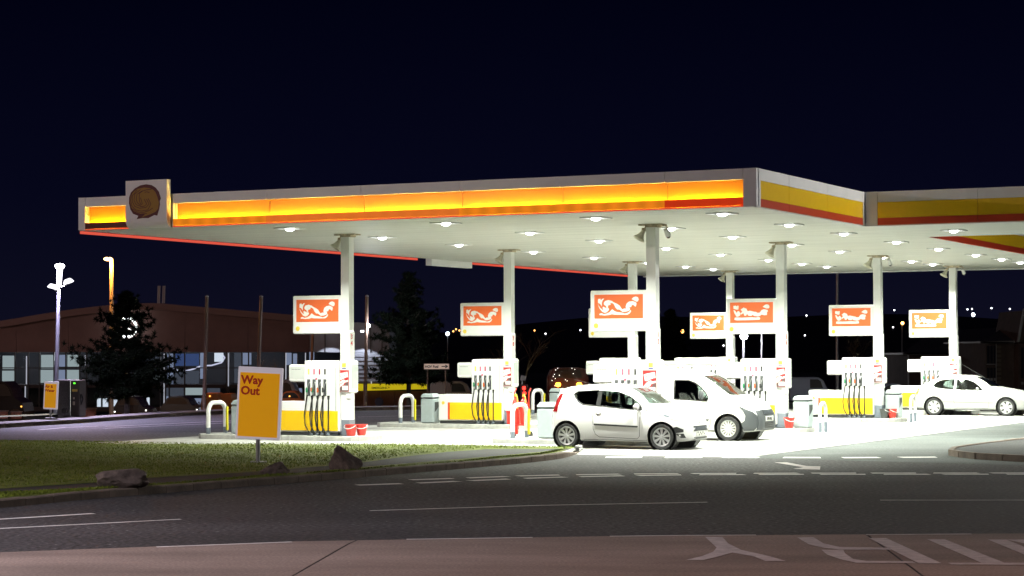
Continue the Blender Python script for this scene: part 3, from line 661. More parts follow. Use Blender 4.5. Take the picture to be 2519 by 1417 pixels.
def make_board(art):
    t = thing('sign_board', 'x', 'sign')
    MB().box((-.86, 0, 3.17), (1.46, .10, .97), bev=.02).build('panel', WHITE, t)
    MB().box((-.08, 0, 3.45), (.12, .05, .06)).box((-.08, 0, 2.9), (.12, .05, .06)).build('bracket', WHITE_M, t)
    X0, Z0, WD, HT = -1.48, 2.99, 1.25, .565
    MB().box((X0 + WD / 2, -.053, Z0 + HT / 2), (WD, .008, HT)).build('red_face', BOARDRED, t)
    (a, c, d_, e_), polys = art
    S = Matrix.Translation((X0, -.058, Z0)) @ FRONT @ Matrix.Diagonal((WD, HT, 1, 1))
    bb = MB()
    for j, p in enumerate(polys): bb.prism([((x - a) / (c - a), (e_ - y) / (e_ - d_)) for x, y in p], 0, .004 + .0006 * j, S)
    bb.build('white_print', WHITE, t)
    MB().cyl((-1.44, -.049, 2.82), (-1.44, -.056, 2.82), .06, n=20).build('emblem', PALEY, t)
    return t
bA, bB = make_board(ART_A), make_board(ART_B)
usedA = usedB = False
for k, (cu, cv) in COLS.items():
    if k in ('B2', 'B3', 'B4'): o = bB if not usedB else copy_tree(bB); usedB = True
    else: o = bA if not usedA else copy_tree(bA); usedA = True
    o.location = W(cu, cv); o.rotation_euler = (0, 0, RZ)
    tag(o, 'red and white hanging board ' + {'A3': 'half hidden behind the one nearest the camera'}.get(k, WHERE[k]), 'sign', 'red and white boards on the columns')
# ------------------------------------------------------------------ poster boxes
PRED = mat('poster_red', (.40, .02, .02), .5); PGREY = mat('poster_grey', (.10, .06, .06), .5); PWHITE = mat('poster_white', (.75, .73, .74), .5); BLUE = mat('sticker_blue', (.03, .04, .22), .5); PPINK = mat('poster_pink', (.62, .16, .16), .5)
def make_poster():
    t = thing('poster_box', 'x', 'poster box')
    MB().box((0, 0, 1.60), (.42, .40, .82), bev=.03).build('box', WHITE, t)
    MB().box((.214, 0, 1.60), (.012, .30, .6), bev=.004).build('side_panel', mat('pale_grey_panel', (.5, .54, .52), .5), t)
    fr_ = MB(); fr_.box((-.01, -.203, 1.50), (.345, .01, .535)).build('poster_sheet', PRED, t)
    S = Matrix.Translation((-.01 - .165, -.209, 1.50 - .26)) @ FRONT @ Matrix.Diagonal((.33, .52, 1, 1))
    P = lambda pts: [((x - 255) / 590, (1340 - y) / 965) for x, y in pts]
    MB().prism(P([(255, 1340), (255, 1060), (330, 1130), (400, 1200), (520, 1100), (660, 1060), (700, 950), (845, 920), (845, 1340)]), 0, .002, S).build('poster_shadow', PGREY, t)  # dark grey corner of the print
    bb = MB(); bb.prism(P([(285, 545), (420, 505), (560, 480), (700, 450), (800, 440), (830, 690), (740, 700), (640, 740), (500, 800), (430, 830), (340, 815), (320, 700)]), .0022, .003, S)
    bb.prism(P([(270, 1060), (330, 1000), (420, 900), (520, 830), (600, 800), (700, 850), (830, 810), (840, 900), (720, 930), (640, 950), (590, 1030), (500, 1090), (400, 1180), (340, 1160)]), .0022, .0036, S)
    bb.prism(P([(520, 1095), (820, 1095), (820, 1290), (520, 1290)]), .0022, .0034, S); bb.build('poster_print', PWHITE, t)
    for pp in ([(380, 600), (420, 590), (440, 680), (400, 690)], [(600, 600), (640, 580), (650, 640), (610, 650)], [(470, 700), (500, 690), (505, 740), (475, 745)], [(690, 470), (720, 520), (700, 540), (670, 480)]): MB().prism(P(pp), .0032, .004, S).build('poster_mark', PPINK, t)
    MB().prism(ribbon(P([(400, 1010), (480, 990), (580, 900)]), .03), .0037, .0042, S).build('poster_mark', PPINK, t)
    bb = MB(); bb.box((.02, -.204, 1.89), (.11, .006, .10)); bb.build('emblem', PALEY, t)
    MB().box((.02, -.204, 1.81), (.12, .006, .025)).build('sticker', BLUE, t)
    MB().box((.12, -.1, 1.12), (.16, .14, .16), bev=.02).build('dispenser', WHITE_M, t)
    return t
po0 = make_poster()
for k, (cu, cv) in COLS.items():
    o = po0 if k == 'A1' else copy_tree(po0)
    o.location = W(cu, cv); o.rotation_euler = (0, 0, RZ)
    tag(o, 'white poster box ' + WHERE[k], 'poster box', 'poster boxes round the columns')
# ------------------------------------------------------------------ fuel pumps
GREENH = mat('green_grip', (.02, .22, .09), .45); ORANGEH = mat('orange_grip', (.55, .13, .05), .45); STK = [mat('sticker_yellow', (.7, .6, .12), .5), mat('sticker_pink', (.6, .12, .2), .5), mat('sticker_maroon', (.4, .05, .1), .5), BT]
def make_pump():
    t = thing('fuel_pump', 'x', 'fuel pump')
    MB().box((-1.15, 0, .04), (2.04, .5, .08)).build('plinth', DARK, t)
    MB().box((-1.655, 0, .465), (1.09, .56, .77), bev=.02).build('low_cabinet', WHITE, t)
    MB().box((-.60, 0, .98), (1.02, .56, 1.80), bev=.03).build('tower', WHITE, t)
    w_ = MB().box((-1.36, 0, 1.56), (.52, .42, .44), bev=.03).build('display_head', WHITE, t)
    MB().box((-1.36, -.213, 1.57), (.40, .006, .30)).build('screen', mat('screen_grey', (.62, .64, .62), .2), w_)
    bb = MB(); [bb.box((-1.5 + .045 * i, -.217, 1.66), (.03, .004, .012)) for i in range(6)]; bb.build('screen_marks', BT, w_)
    bb = MB(); [bb.box((-1.53 + .05 * i, -.12, 1.333), (.03, .1, .02)) for i in range(7)]; bb.build('vent', DARK, w_)
    for s in (-1, 1):
        MB().box((-.965, s * .284, .365), (1.70, .012, .50)).build('yellow_panel', YELLOW, t)
        MB().box((-1.852, s * .284, .365), (.065, .012, .50)).build('red_stripe', mat('stripe_red', (.60, .06, .02), .4), t)
    MB().cyl((-2.04, -.278, .60), (-2.04, -.288, .60), .05, n=18).build('emblem', PALEY, t)
    MB().box((-.17, -.284, 1.15), (.04, .01, 1.1)).build('edge_trim', mat('trim_grey', (.42, .44, .43), .4), t)
    for i, x in enumerate((-.97, -.81, -.65, -.49)):
        MB().box((x, -.276, 1.20), (.085, .03, .42)).build('nozzle_slot', mat('slot_grey', (.07, .075, .08), .6), t)
        n_ = MB(); n_.tube([(x - .02, -.31, 1.02), (x - .015, -.335, 1.12), (x + .0, -.34, 1.22)], .02, 8); n_.tube([(x, -.34, 1.2), (x + .03, -.33, 1.3), (x + .035, -.29, 1.34)], .012, 6)
        no = n_.build('nozzle', [STEEL, STEEL, STEEL, STEEL][i], t, smooth=50)
        MB().box((x - .02, -.345, 1.14), (.055, .05, .13), bev=.015).build('grip', [GREENH, GREENH, ORANGEH, DARK][i], no)
        if i == 1: MB().box((x - .03, -.372, 1.15), (.05, .02, .09), bev=.008).build('grip_cover', ORANGEH, no)
        MB().box((x, -.2835, 1.60), (.045, .006, .14)).build('sticker', STK[i], t)
        h = MB(); h.tube([(x - .02, -.315, 1.02), (x - .05, -.34, .80), (x - .085, -.36, .50), (x - .05, -.36, .25), (x + .03, -.35, .10), (x + .09, -.33, .03), (x + .115, -.32, .08), (x + .115, -.315, .4), (x + .115, -.31, .90)], .0155, 8)
        h.cyl((x + .115, -.31, .90), (x + .115, -.31, 1.0), .022, .034, n=8); h.build('hose', BLACK, t, smooth=50)
        MB().box((x + .1, -.31, .035), (.09, .06, .06), bev=.01).build('hose_anchor', GREYP, t)
    MB().cyl((-.745, -.281, 1.42), (-.745, -.288, 1.42), .03, n=14).build('round_sticker', STK[1], t)
    return t
pump0 = make_pump()
PUMPS = dict(COLS); 
for k, (cu, cv) in COLS.items():
    o = pump0 if k == 'A1' else copy_tree(pump0)
    o.location = W(cu, cv + (.35 if k == 'B1' else 0), ISL); o.rotation_euler = (0, 0, RZ)
    tag(o, 'white and yellow fuel pump ' + WHERE[k], 'fuel pump', 'fuel pumps under the canopy')
o = copy_tree(pump0); o.location = W(2.68, 18.33, ISL); o.rotation_euler = (0, 0, RZ)
tag(o, 'white fuel pump whose top shows just above the white van', 'fuel pump', 'fuel pumps under the canopy')
# ------------------------------------------------------------------ horn loudspeakers, cameras
HORN = mat('cream_horn', (.52, .50, .40), .6, noise=.2)
def make_horn():
    t = thing('horn_speaker', 'x', 'loudspeaker')
    M = Matrix.Translation((-.24, -.03, SOF - .2)) @ Matrix.Rotation(math.radians(205), 4, 'Y') @ Matrix.Rotation(math.radians(20), 4, 'X')
    MB().lathe([(.03, -.12), (.045, -.11), (.045, -.03), (.06, .02), (.09, .10), (.145, .17), (.15, .18), (.135, .17), (.08, .09), (.04, .02), (.0, .02)], n=18, M=M).build('horn', HORN, t, smooth=50)
    MB().tube([(-.12, 0, SOF - .06), (-.2, -.01, SOF - .09), (-.23, -.03, SOF - .14)], .018, 6).box((-.22, -.02, SOF - .12), (.07, .06, .07)).build('bracket', RUST, t)
    return t
h0 = make_horn()
for k, (cu, cv) in COLS.items():
    o = h0 if k == 'A1' else copy_tree(h0); o.location = W(cu, cv); o.rotation_euler = (0, 0, RZ)
    tag(o, 'cream horn loudspeaker atop the column ' + WHERE[k], 'loudspeaker', 'horn loudspeakers at the column tops')
def make_cctv():
    t = thing('security_camera', 'x', 'camera')
    MB().tube([(.12, 0, SOF - .05), (.3, 0, SOF - .045), (.36, 0, SOF - .06), (.37, 0, SOF - .12)], .018, 6).build('arm', RUST, t)
    MB().cyl((.36, -.06, SOF - .14), (.38, .05, SOF - .28), .055, .065, n=12).build('housing', WHITE_M, t)
    MB().lathe([(.0, -.05), (.035, -.04), (.05, 0), (.05, .02)], n=12, M=Matrix.Translation((.381, .055, SOF - .3))).build('dome', DARK, t, smooth=50)
    return t
c0 = make_cctv()
for k in ('B1', 'B3', 'B4'):
    o = c0 if k == 'B1' else copy_tree(c0); o.location = W(*COLS[k]); o.rotation_euler = (0, 0, RZ)
    tag(o, 'small security camera atop the column ' + WHERE[k], 'camera', 'security cameras under the canopy')
# ------------------------------------------------------------------ bins, hoops, buckets
BINM = mat('bin_grey', (.36, .42, .43), .45, noise=.06); BIND = mat('bin_slot', (.03, .035, .035), .6)
def make_bin():
    t = thing('service_bin', 'x', 'bin')
    MB().box((0, 0, .36), (.44, .44, .72), bev=.03).build('body', BINM, t)
    MB().box((0, 0, .80), (.46, .46, .13), taper=.86, bev=.03).build('lid', BINM, t)
    MB().box((0, 0, .727), (.425, .425, .016)).build('gap', BIND, t)
    MB().prism([(-.14, .32), (.14, .50), (.14, .62), (-.14, .62)], 0, .012, Matrix.Translation((.216, 0, 0)) @ Matrix.Rotation(math.pi / 2, 4, 'Z') @ FRONT).build('towel_slot', BIND, t)
    MB().box((-.2, -.1, .38), (.06, .04, .7)).build('yellow_strip', mat('hazard_yellow', (.72, .62, .02), .5), t) if False else None
    return t
bin0 = make_bin(); first = True
for k, du, dv, lab in (('A1', -3.15, 0, 'grey service bin half hidden behind the Way Out sign'), ('A2', -2.62, 0.0, 'grey service bin between HGV Fuel sign and its pump'), ('A3', -2.75, 0, 'grey service bin in front of the truck with amber lamps'),
                       ('B1', -2.86, .3, 'grey service bin just behind the white hatchback tail'), ('B2', .56, .1, 'pale grey service bin beside the red bucket, right of the van'), ('B3', .42, .2, 'grey service bin beside the black bucket')):
    o = bin0 if first else copy_tree(bin0); first = False
    cu, cv = COLS[k]; o.location = W(cu + du, cv + dv, ISL); o.rotation_euler = (0, 0, RZ); tag(o, lab, 'bin', 'service bins on the pump islands')
HOOPW = mat('hoop_white', (.78, .78, .76), .4, noise=.05); HY = mat('hoop_yellow', (.70, .60, .02), .45)
def make_hoop(w, h, r, yel):
    t = thing('hoop_barrier', 'x', 'barrier'); R_ = min(w / 2, .24); pth = []
    for i in range(9): a = math.pi - i * math.pi / 16; pth.append((0, -w / 2 + R_ + R_ * math.cos(a), h - R_ + R_ * math.sin(a)))
    for i in range(9): a = math.pi / 2 - i * math.pi / 16; pth.append((0, w / 2 - R_ + R_ * math.cos(a), h - R_ + R_ * math.sin(a)))
    MB().tube([(0, -w / 2, .27)] + pth + [(0, w / 2, .27)], r, 12).build('tube', HOOPW, t, smooth=60)
    for s in (-1, 1): MB().cyl((0, s * w / 2, -.01), (0, s * w / 2, .28), r * 1.03, n=12).build('foot', GREYP, t, smooth=50)
    if yel: MB().box((.07, w / 2 - .02, .5), (.05, .05, .62)).build('yellow_post', HY, t)
    return t
hA = make_hoop(.78, .92, .058, True); hB = make_hoop(.50, .80, .048, False); first = [True, True]
for kind, k, du, dv, lab in ((0, 'A1', -3.95, 0, 'thick white hoop barrier left of the Way Out sign'), (0, 'A2', -3.42, .0, 'white hoop barrier under the HGV Fuel sign'), (0, 'A3', -3.5, 0, 'white hoop barrier left of the truck with amber lamps'),
                             (0, 'B1', -3.62, .25, 'white hoop barrier behind the white hatchback tail, beside fire trolley'), (1, 'B2', 1.15, 0, 'small white hoop barrier right of the white van'), (1, 'B3', 1.08, 0, 'small white hoop barrier left of the silver hatchback')):
    src = (hA, hB)[kind]; o = src if first[kind] else copy_tree(src); first[kind] = False
    cu, cv = COLS[k]; o.location = W(cu + du, cv + dv, 0); o.rotation_euler = (0, 0, RZ); tag(o, lab, 'barrier', 'hoop barriers at the island ends')
BRED = mat('bucket_red', (.52, .04, .03), .4, noise=.08); BBLK = mat('bucket_black', (.05, .055, .055), .5)
def make_bucket(m):
    t = thing('bucket', 'x', 'bucket')
    MB().lathe([(.0, .01), (.105, .0), (.145, .26), (.155, .262), (.155, .285), (.14, .285), (.135, .26), (.1, .02), (.0, .02)], n=20).build('pail', m, t, smooth=40)
    MB().tube([(math.cos(a) * .155, -.04 - math.sin(a) * .15, .26 - math.sin(a) * .08) for a in [i * math.pi / 10 for i in range(11)]], .008, 6).build('handle', WHITE_M, t)
    return t
bk = make_bucket(BRED); bkb = make_bucket(BBLK)
for i, (src, k, du, dv, lab) in enumerate(((bk, 'A1', .27, -.28, 'red bucket, the front one of two at the column by Way Out sign'), (bk, 'A1', .44, -.05, 'red bucket, the rear one of two at the column by Way Out sign'), (bk, 'B2', .32, -.38, 'red bucket standing alone right of the white van'),
                                           (bk, 'B3', .48, -.2, 'red bucket next to the black bucket'), (bkb, 'B3', .27, -.32, 'black bucket at the foot of a column'))):
    o = src if i in (0, 4) else copy_tree(src); cu, cv = COLS[k]; o.location = W(cu + du, cv + dv, ISL); o.rotation_euler = (0, 0, RZ + .4 * i); tag(o, lab, 'bucket', 'buckets on the pump islands')
# fire point: red box and extinguishers, sack trolley
t = thing('fire_trolley', 'red fire extinguishers on a wheeled trolley beside a white hoop barrier', 'extinguisher trolley', W(4.25, 1.2, 0), RZ)
XR = mat('extinguisher_red', (.55, .03, .02), .3)
for s in (-1, 1):
    MB().lathe([(.0, .42), (.085, .42), (.09, .46), (.09, .95), (.06, 1.02), (.03, 1.05), (.03, 1.1), (0, 1.1)], n=14, M=Matrix.Translation((s * .11, 0, 0))).build('cylinder', XR, t, smooth=40)
    MB().box((s * .11, 0, 1.13), (.05, .05, .07)).tube([(s * .11, 0, 1.12), (s * .11 + .08, -.08, 1.1), (s * .11 + .1, -.1, .8)], .012, 6).build('valve', PALEY, t)
    MB().cyl((s * .22, .12, .12), (s * .25, .12, .12), .12, n=16).build('wheel', BLACK, t)
    MB().tube([(s * .2, .1, .1), (s * .2, .1, 1.2), (s * .2, .22, 1.3)], .015, 6).build('frame', XR, t)
MB().box((0, 0, .40), (.4, .3, .03)).build('tray', XR, t)
MB().box((-.1, -.12, .28), (.2, .1, .22)).build('sign_plate', XR, t)
t = thing('fire_box', 'red sand box at the foot of the column right of the HGV Fuel sign', 'box', W(.28, 9.17 - .3, ISL), RZ)
MB().box((0, 0, .17), (.3, .3, .34), bev=.015).build('body', XR, t); MB().box((0, 0, .36), (.33, .33, .05), bev=.01).build('lid', XR, t); MB().box((.05, -.155, .24), (.05, .01, .06)).build('latch', DARK, t)

# ================================================================== SIGNS IN FRONT
FRAME = mat('sign_frame', (.62, .60, .62), .45, emit=(.62, .56, .66), estr=.42)      # both signs are lit from inside
SIGNY = mat('sign_yellow', (.72, .34, .006), .4, emit=(.50, .215, .002), estr=.72)
SIGNR = mat('sign_red', (.28, .012, .008), .5, emit=(.13, .004, .002), estr=.9)
def board_sign(name, label, base, w, h, zb, zpost0, yaw, tilt, txt, size, lead, tx, tz, top=.11):
    t = thing(name, label, 'sign', base, yaw)
    T = Matrix.Translation((0, 0, zb)) @ Matrix.Rotation(tilt, 4, 'Y')
    bb = MB(); bb.box((0, .0, h / 2), (w, .10, h), T, bev=.012); bb.build('frame', FRAME, t)
    bb = MB(); bb.box((0, -.053, (h - top + .05) / 2), (w - .09, .008, h - top - .05), T); bb.build('yellow_face', SIGNY, t)
    bb = MB(); bb.cyl((0, .02, zpost0), (0, .02, zb + .02), .042, n=12); bb.box((0, .02, zpost0 + .01), (.3, .2, .03)); bb.build('post', GALV, t, smooth=40)
    for i, line in enumerate(txt):
        o = text(line, size, SIGNR, t, (0, 0, 0), bold=size * .035); o.matrix_local = T @ Matrix.Translation((tx, -.058, tz - i * lead)) @ FRONT
    return t
p = G(634, 1138, kz)
board_sign('way_out_sign', 'yellow Way Out sign on a grey post standing in the lawn', (p.x, p.y, kz), .86, 1.37, .44, 0, math.radians(-8), math.radians(2.8), ('Way', 'Out'), .22, .205, -.36, 1.05)
p = G(124, 1037)
board_sign('air_water_sign', 'small yellow Air & Water sign on a short post', (p.x, p.y, .1), .47, .90, .30, 0, math.radians(-8), math.radians(2.5), ('Air &', 'Water'), .125, .13, -.2, .70, top=.07)
# ================================================================== VEHICLES
def interp(xs, ys, x):
    """monotone cubic through the stations"""
    n = len(xs)
    if x <= xs[0]: return ys[0]
    if x >= xs[-1]: return ys[-1]
    d = [(ys[i + 1] - ys[i]) / (xs[i + 1] - xs[i]) for i in range(n - 1)]
    m = [d[0]] + [0 if d[i - 1] * d[i] <= 0 else 2 * d[i - 1] * d[i] / (d[i - 1] + d[i]) for i in range(1, n - 1)] + [d[-1]]
    for i in range(n - 1):
        if x <= xs[i + 1]:
            h = xs[i + 1] - xs[i]; t = (x - xs[i]) / h
            return ys[i] * (2 * t ** 3 - 3 * t * t + 1) + h * m[i] * (t ** 3 - 2 * t * t + t) + ys[i + 1] * (-2 * t ** 3 + 3 * t * t) + h * m[i + 1] * (t ** 3 - t * t)
INTER = mat('car_interior', (.025, .025, .027), .8)
CARGLASS = glassmat('car_glass', (.74, .80, .78)); DARKGLASS = glassmat('dark_car_glass', (.5, .53, .52))
CHROME = mat('bright_trim', (.7, .7, .7), .15, 1.0); TRIMB = mat('black_trim', (.015, .015, .016), .45); TYRE = mat('tyre', (.018, .018, .019), .8)
RIM = mat('alloy_silver', (.55, .56, .57), .3, .7); LAMPC = mat('lamp_clear', (.74, .76, .78), .15, .15); LAMPR = mat('lamp_red', (.20, .006, .008), .12); LAMPA = mat('lamp_amber', (.65, .18, .02), .15)
SEAM = mat('panel_gap', (.10, .10, .10), .8); PLATE_W = mat('plate_white', (.7, .7, .66), .4); PLASTIC = mat('grey_bumper', (.06, .066, .073), .5, bump=.15, bscale=120)
class Car:
    def __init__(s, root, X, zt, zs, zb, wl, wr, paint, n=72):
        s.root = root; s.S = (X, zt, zs, zb, wl, wr); s.paint = paint
        s.X0, s.X1 = X[0], X[-1]
        xs = [s.X0 + (s.X1 - s.X0) * (0.5 - 0.5 * math.cos(math.pi * i / n)) * .35 + (s.X1 - s.X0) * i / n * .65 for i in range(n + 1)]
        def shell(off):
            V = []
            for x in xs:
                xx = x
                if off: xx = max(s.X0 + off, min(s.X1 - off, x))
                V.append([(xx, y, z) for y, z in s.prof(x, off)])
            return V
        b = MB(); s.np = len(V0_ := shell(0)[0])
        def put(V, flip):
            m = len(V[0]); vs = []
            for ring in V:
                full = ring + [(x, -y, z) for x, y, z in reversed(ring[1:-1])]; vs += full
            k = len(V[0]) * 2 - 2; fs = []
            for i in range(len(V) - 1):
                for j in range(k): jj = (j + 1) % k; f = (i * k + j, i * k + jj, (i + 1) * k + jj, (i + 1) * k + j); fs.append(f if flip else f[::-1])
            e = tuple(range(k)); e2 = tuple(range((len(V) - 1) * k, len(V) * k))
            fs += [e if not flip else e[::-1], e2[::-1] if not flip else e2]
            b.add(vs, fs)
        put(shell(0), False)
        me = b.mesh('outer', paint); bm = bmesh.new(); bm.from_mesh(me); bmesh.ops.recalc_face_normals(bm, faces=bm.faces[:]); s.bvh = BVHTree.FromBMesh(bm)
        bm.to_mesh(me); bm.free(); s.outer = me
        b = MB(); put(shell(.035), False); s.inner = b.mesh('inner', INTER)
        bm = bmesh.new(); bm.from_mesh(s.inner); bmesh.ops.recalc_face_normals(bm, faces=bm.faces[:]); bmesh.ops.reverse_faces(bm, faces=bm.faces[:]); bm.to_mesh(s.inner); bm.free()
        s.cuts = []
    def prof(s, x, off):
        X, zt, zs, zb, wl, wr = s.S; f = lambda a: interp(X, a, x)
        T, Sx, B, w, r = f(zt) - off, f(zs), f(zb) + off, f(wl) - off, f(wr) - off
        T = max(T, B + .05); Sx = min(Sx, T - .02); h = Sx - B; sh = w * .955
        up = T - Sx; e = min(.10, up * .45)
        return [(0, B), (w * .5, B), (w * .86, B + .005), (w * .955, B + .05), (w * .985, B + h * .25), (w, B + h * .48), (w * .998, B + h * .66), (w * .985, B + h * .84), (sh, Sx),
                (sh + (r - sh) * .3, Sx + (up - e) * .3), (sh + (r - sh) * .62, Sx + (up - e) * .62), (r, Sx + (up - e)), (r * .93, T - e * .45), (r * .8, T - e * .2), (r * .5, T - e * .05), (0, T)]
    def cut_side(s, poly): s.cuts.append(MB().prism(poly, -2, 2, FRONT))
    def cut_x(s, poly_yz, x0, x1): s.cuts.append(MB().prism(poly_yz, x0, x1, Matrix(((0, 0, 1, 0), (1, 0, 0, 0), (0, 1, 0, 0), (0, 0, 0, 1)))))
    def cut_wheel(s, x, z, r, wy):
        for sg in (-1, 1): s.cuts.append(MB().cyl((x, sg * (wy - .28), z), (x, sg * 2, z), r, n=40))
    def finish(s):
        bo = MB(); me = s.outer; o = obj('body', me)
        bm = bmesh.new(); bm.from_mesh(me); k = len(bm.faces); bm.from_mesh(s.inner)
        bm.faces.ensure_lookup_table()
        for f in bm.faces[k:]: f.material_index = 1
        m2 = bpy.data.meshes.new('body'); bm.to_mesh(m2); bm.free(); m2.materials.append(s.paint); m2.materials.append(INTER); o.data = m2
        c = MB()
        tmp = []
        for q in s.cuts:
            cm = q.mesh('cut', INTER); co = obj('cut', cm); tmp.append(co)
            bm = bmesh.new(); bm.from_mesh(cm); bmesh.ops.recalc_face_normals(bm, faces=bm.faces[:]); bm.to_mesh(cm); bm.free()
            md = o.modifiers.new('b', 'BOOLEAN'); md.operation = 'DIFFERENCE'; md.object = co; md.solver = 'EXACT'; md.material_mode = 'INDEX'
        dg = bpy.context.evaluated_depsgraph_get(); dg.update(); fin = bpy.data.meshes.new_from_object(o.evaluated_get(dg)); fin.name = 'body'
        o.modifiers.clear(); o.data = fin
        for t in tmp: bpy.data.objects.remove(t)
        shade(fin, 28); o.parent = s.root; s.body = o; return o
    def hit_side(s, x, z, sg):
        h = s.bvh.ray_cast(Vector((x, sg * 3, z)), Vector((0, -sg, 0))); return h[0]
    def hit_x(s, y, z, sg):
        h = s.bvh.ray_cast(Vector((sg * 5, y, z)), Vector((-sg, 0, 0))); return h[0]
    def patch(s, name, poly, off, m, mode='side', sides=(-1, 1), thick=.006, step=.10, parent=None):
        """a piece lying on the body: polygon in (x,z) for sides, (y,z) for front/back, following the surface"""
        for sg in sides:
            bm = bmesh.new(); f = bm.faces.new([bm.verts.new((a, c, 0)) for a, c in poly]); bmesh.ops.triangulate(bm, faces=[f])
            a0, a1 = min(p[0] for p in poly), max(p[0] for p in poly); c0, c1 = min(p[1] for p in poly), max(p[1] for p in poly)
            for lo, hi, nrm in ((a0, a1, (1, 0, 0)), (c0, c1, (0, 1, 0))):
                q = lo + step
                while q < hi:
                    bmesh.ops.bisect_plane(bm, geom=bm.verts[:] + bm.edges[:] + bm.faces[:], plane_co=(q, q, 0), plane_no=nrm); q += step
            bmesh.ops.triangulate(bm, faces=bm.faces[:])
            bm.verts.index_update(); vs = []
            for v in bm.verts:
                a, c = v.co.x, v.co.y
                if mode == 'side':
                    h = s.hit_side(a, c, sg); y = (h.y if h else sg * .5) + sg * off; vs.append((a, y, c))
                else:
                    h = s.hit_x(a, c, sg); x = (h.x if h else sg * (s.X1 if sg > 0 else -s.X0) * .97) + sg * off; vs.append((x, a, c))
            fs = [tuple(v.index for v in f.verts) for f in bm.faces]; bd = [(e.verts[0].index, e.verts[1].index) for e in bm.edges if e.is_boundary]; bm.free()
            n = len(vs); dv = (lambda p: (p[0], p[1] - sg * thick, p[2])) if mode == 'side' else (lambda p: (p[0] - sg * thick, p[1], p[2]))
            b = MB(); b.add(vs + [dv(p) for p in vs], fs + [tuple(i + n for i in reversed(f)) for f in fs] + [(a, c, c + n, a + n) for a, c in bd])
            me = b.mesh(name, m); bm = bmesh.new(); bm.from_mesh(me); bmesh.ops.recalc_face_normals(bm, faces=bm.faces[:]); bm.to_mesh(me); bm.free(); shade(me, 30); obj(name, me, parent or s.root)
    def line(s, name, pts, w, m, mode='side', sides=(-1, 1), off=.002): s.patch(name, ribbon(pts, w), off, m, mode, sides, thick=.004, step=.12)
    def wheel(s, x, y, r, w, style):
        sg = 1 if y > 0 else -1
        e = bpy.data.objects.new('wheel', None); col.objects.link(e); e.parent = s.root; e.location = (x, y, r)
        M = Matrix.Rotation(-sg * math.pi / 2, 4, 'X'); hw = w / 2; rr = r * style['rim']
        MB().lathe([(rr, -hw * .9), (r * .93, -hw), (r * .985, -hw * .7), (r, -hw * .3), (r, hw * .3), (r * .985, hw * .7), (r * .93, hw), (rr * 1.03, hw * .95), (rr, hw * .8)], n=36, M=M, closed=True).build('tyre', TYRE, e, smooth=40)
        MB().lathe([(.0, hw * .35), (rr * .98, hw * .35), (rr * .98, hw * .3), (0, hw * .3)], n=24, M=M).build('rim_back', TRIMB, e)
        MB().lathe([(rr * .86, hw * .6), (rr * .9, hw * .82), (rr * 1.0, hw * .88), (rr * 1.0, hw * .3), (rr * .86, hw * .3)], n=36, M=M, closed=True).build('rim_ring', RIM, e, smooth=40)
        b = MB(); ns = style['n']
        for i in range(ns):
            A = M @ Matrix.Rotation(2 * math.pi * i / ns + .2, 4, 'Z'); a, c = style['w']
            b.prism([(rr * .12, -c * rr), (rr * .9, -a * rr), (rr * .9, a * rr), (rr * .12, c * rr)], hw * .5, hw * .78, A)
        b.lathe([(0, hw * .9), (rr * .16, hw * .88), (rr * .2, hw * .7), (rr * .2, hw * .4), (0, hw * .4)], n=16, M=M); b.build('spokes', style.get('m', RIM), e)
    def liner(s, x, z, r, wy):
        for sg in (-1, 1):
            b = MB(); b.lathe([(r, 0), (r, -.27), (.0, -.27)], n=28, M=Matrix.Translation((x, sg * (wy - .012), z)) @ Matrix.Rotation(-sg * math.pi / 2, 4, 'X'), cap=False)
            b.build('wheel_well', TRIMB, s.root)
    def seat(s, x, y, z, h=.62, w=.46):
        b = MB(); b.box((x + .1, y, z + .06), (.5, w, .14), bev=.04); b.box((x - .18, y, z + h / 2), (.14, w * .92, h), Matrix.Translation((x, y, z)) @ Matrix.Rotation(-.25, 4, 'Y') @ Matrix.Translation((-x, -y, -z)), bev=.04)
        b.box((x - .36, y, z + h + .1), (.1, w * .55, .2), bev=.04); b.build('seat', INTER, s.root, smooth=40)
    def wheelring(s, x, y, z, r=.17):
        b = MB(); T = Matrix.Translation((x, y, z)) @ Matrix.Rotation(math.radians(-62), 4, 'Y')
        b.tube([tuple(T @ Vector((r * math.cos(a), r * math.sin(a), 0))) for a in [i * 2 * math.pi / 20 for i in range(21)]], .016, 6); b.box((x + .1, y, z - .06), (.3, .08, .08)); b.build('steering_wheel', TRIMB, s.root)

def place_car(name, label, uf, v, wb2, back=False):
    """uf, v: station coordinates of the near front wheel contact"""
    return thing(name, label, 'car', W(uf - wb2, v, 0.004), RZ)
# ---- small white three-door hatchback
CARW = mat('car_white', (.80, .79, .80), .18, coat=.8)
half = .74
t = place_car('hatchback_car', 'small white three-door hatchback in front of the pumps', 9.37, -2.0 + half, 1.17); t['category'] = 'car'
X = [-1.63, -1.58, -1.45, -1.2, -.8, -.3, .1, .45, .8, 1.05, 1.35, 1.6, 1.74, 1.80]
c = Car(t, X, [.66, .98, 1.33, 1.415, 1.455, 1.47, 1.445, 1.335, 1.13, 1.01, .915, .79, .66, .52], [.56, .80, .955, .95, .93, .91, .89, .87, .85, .83, .78, .69, .58, .46],
        [.30, .24, .20, .18, .17, .17, .17, .17, .17, .17, .17, .18, .20, .24], [.50, .68, .775, .80, .812, .815, .815, .815, .81, .80, .785, .72, .60, .42], [.40, .52, .56, .58, .59, .595, .585, .565, .555, .59, .61, .53, .42, .30], CARW)
q1 = [(-1.03, 1.235), (-.95, 1.285), (-.75, 1.305), (-.42, 1.315), (-.45, .985), (-.78, 1.01), (-.90, 1.08), (-.99, 1.17)]
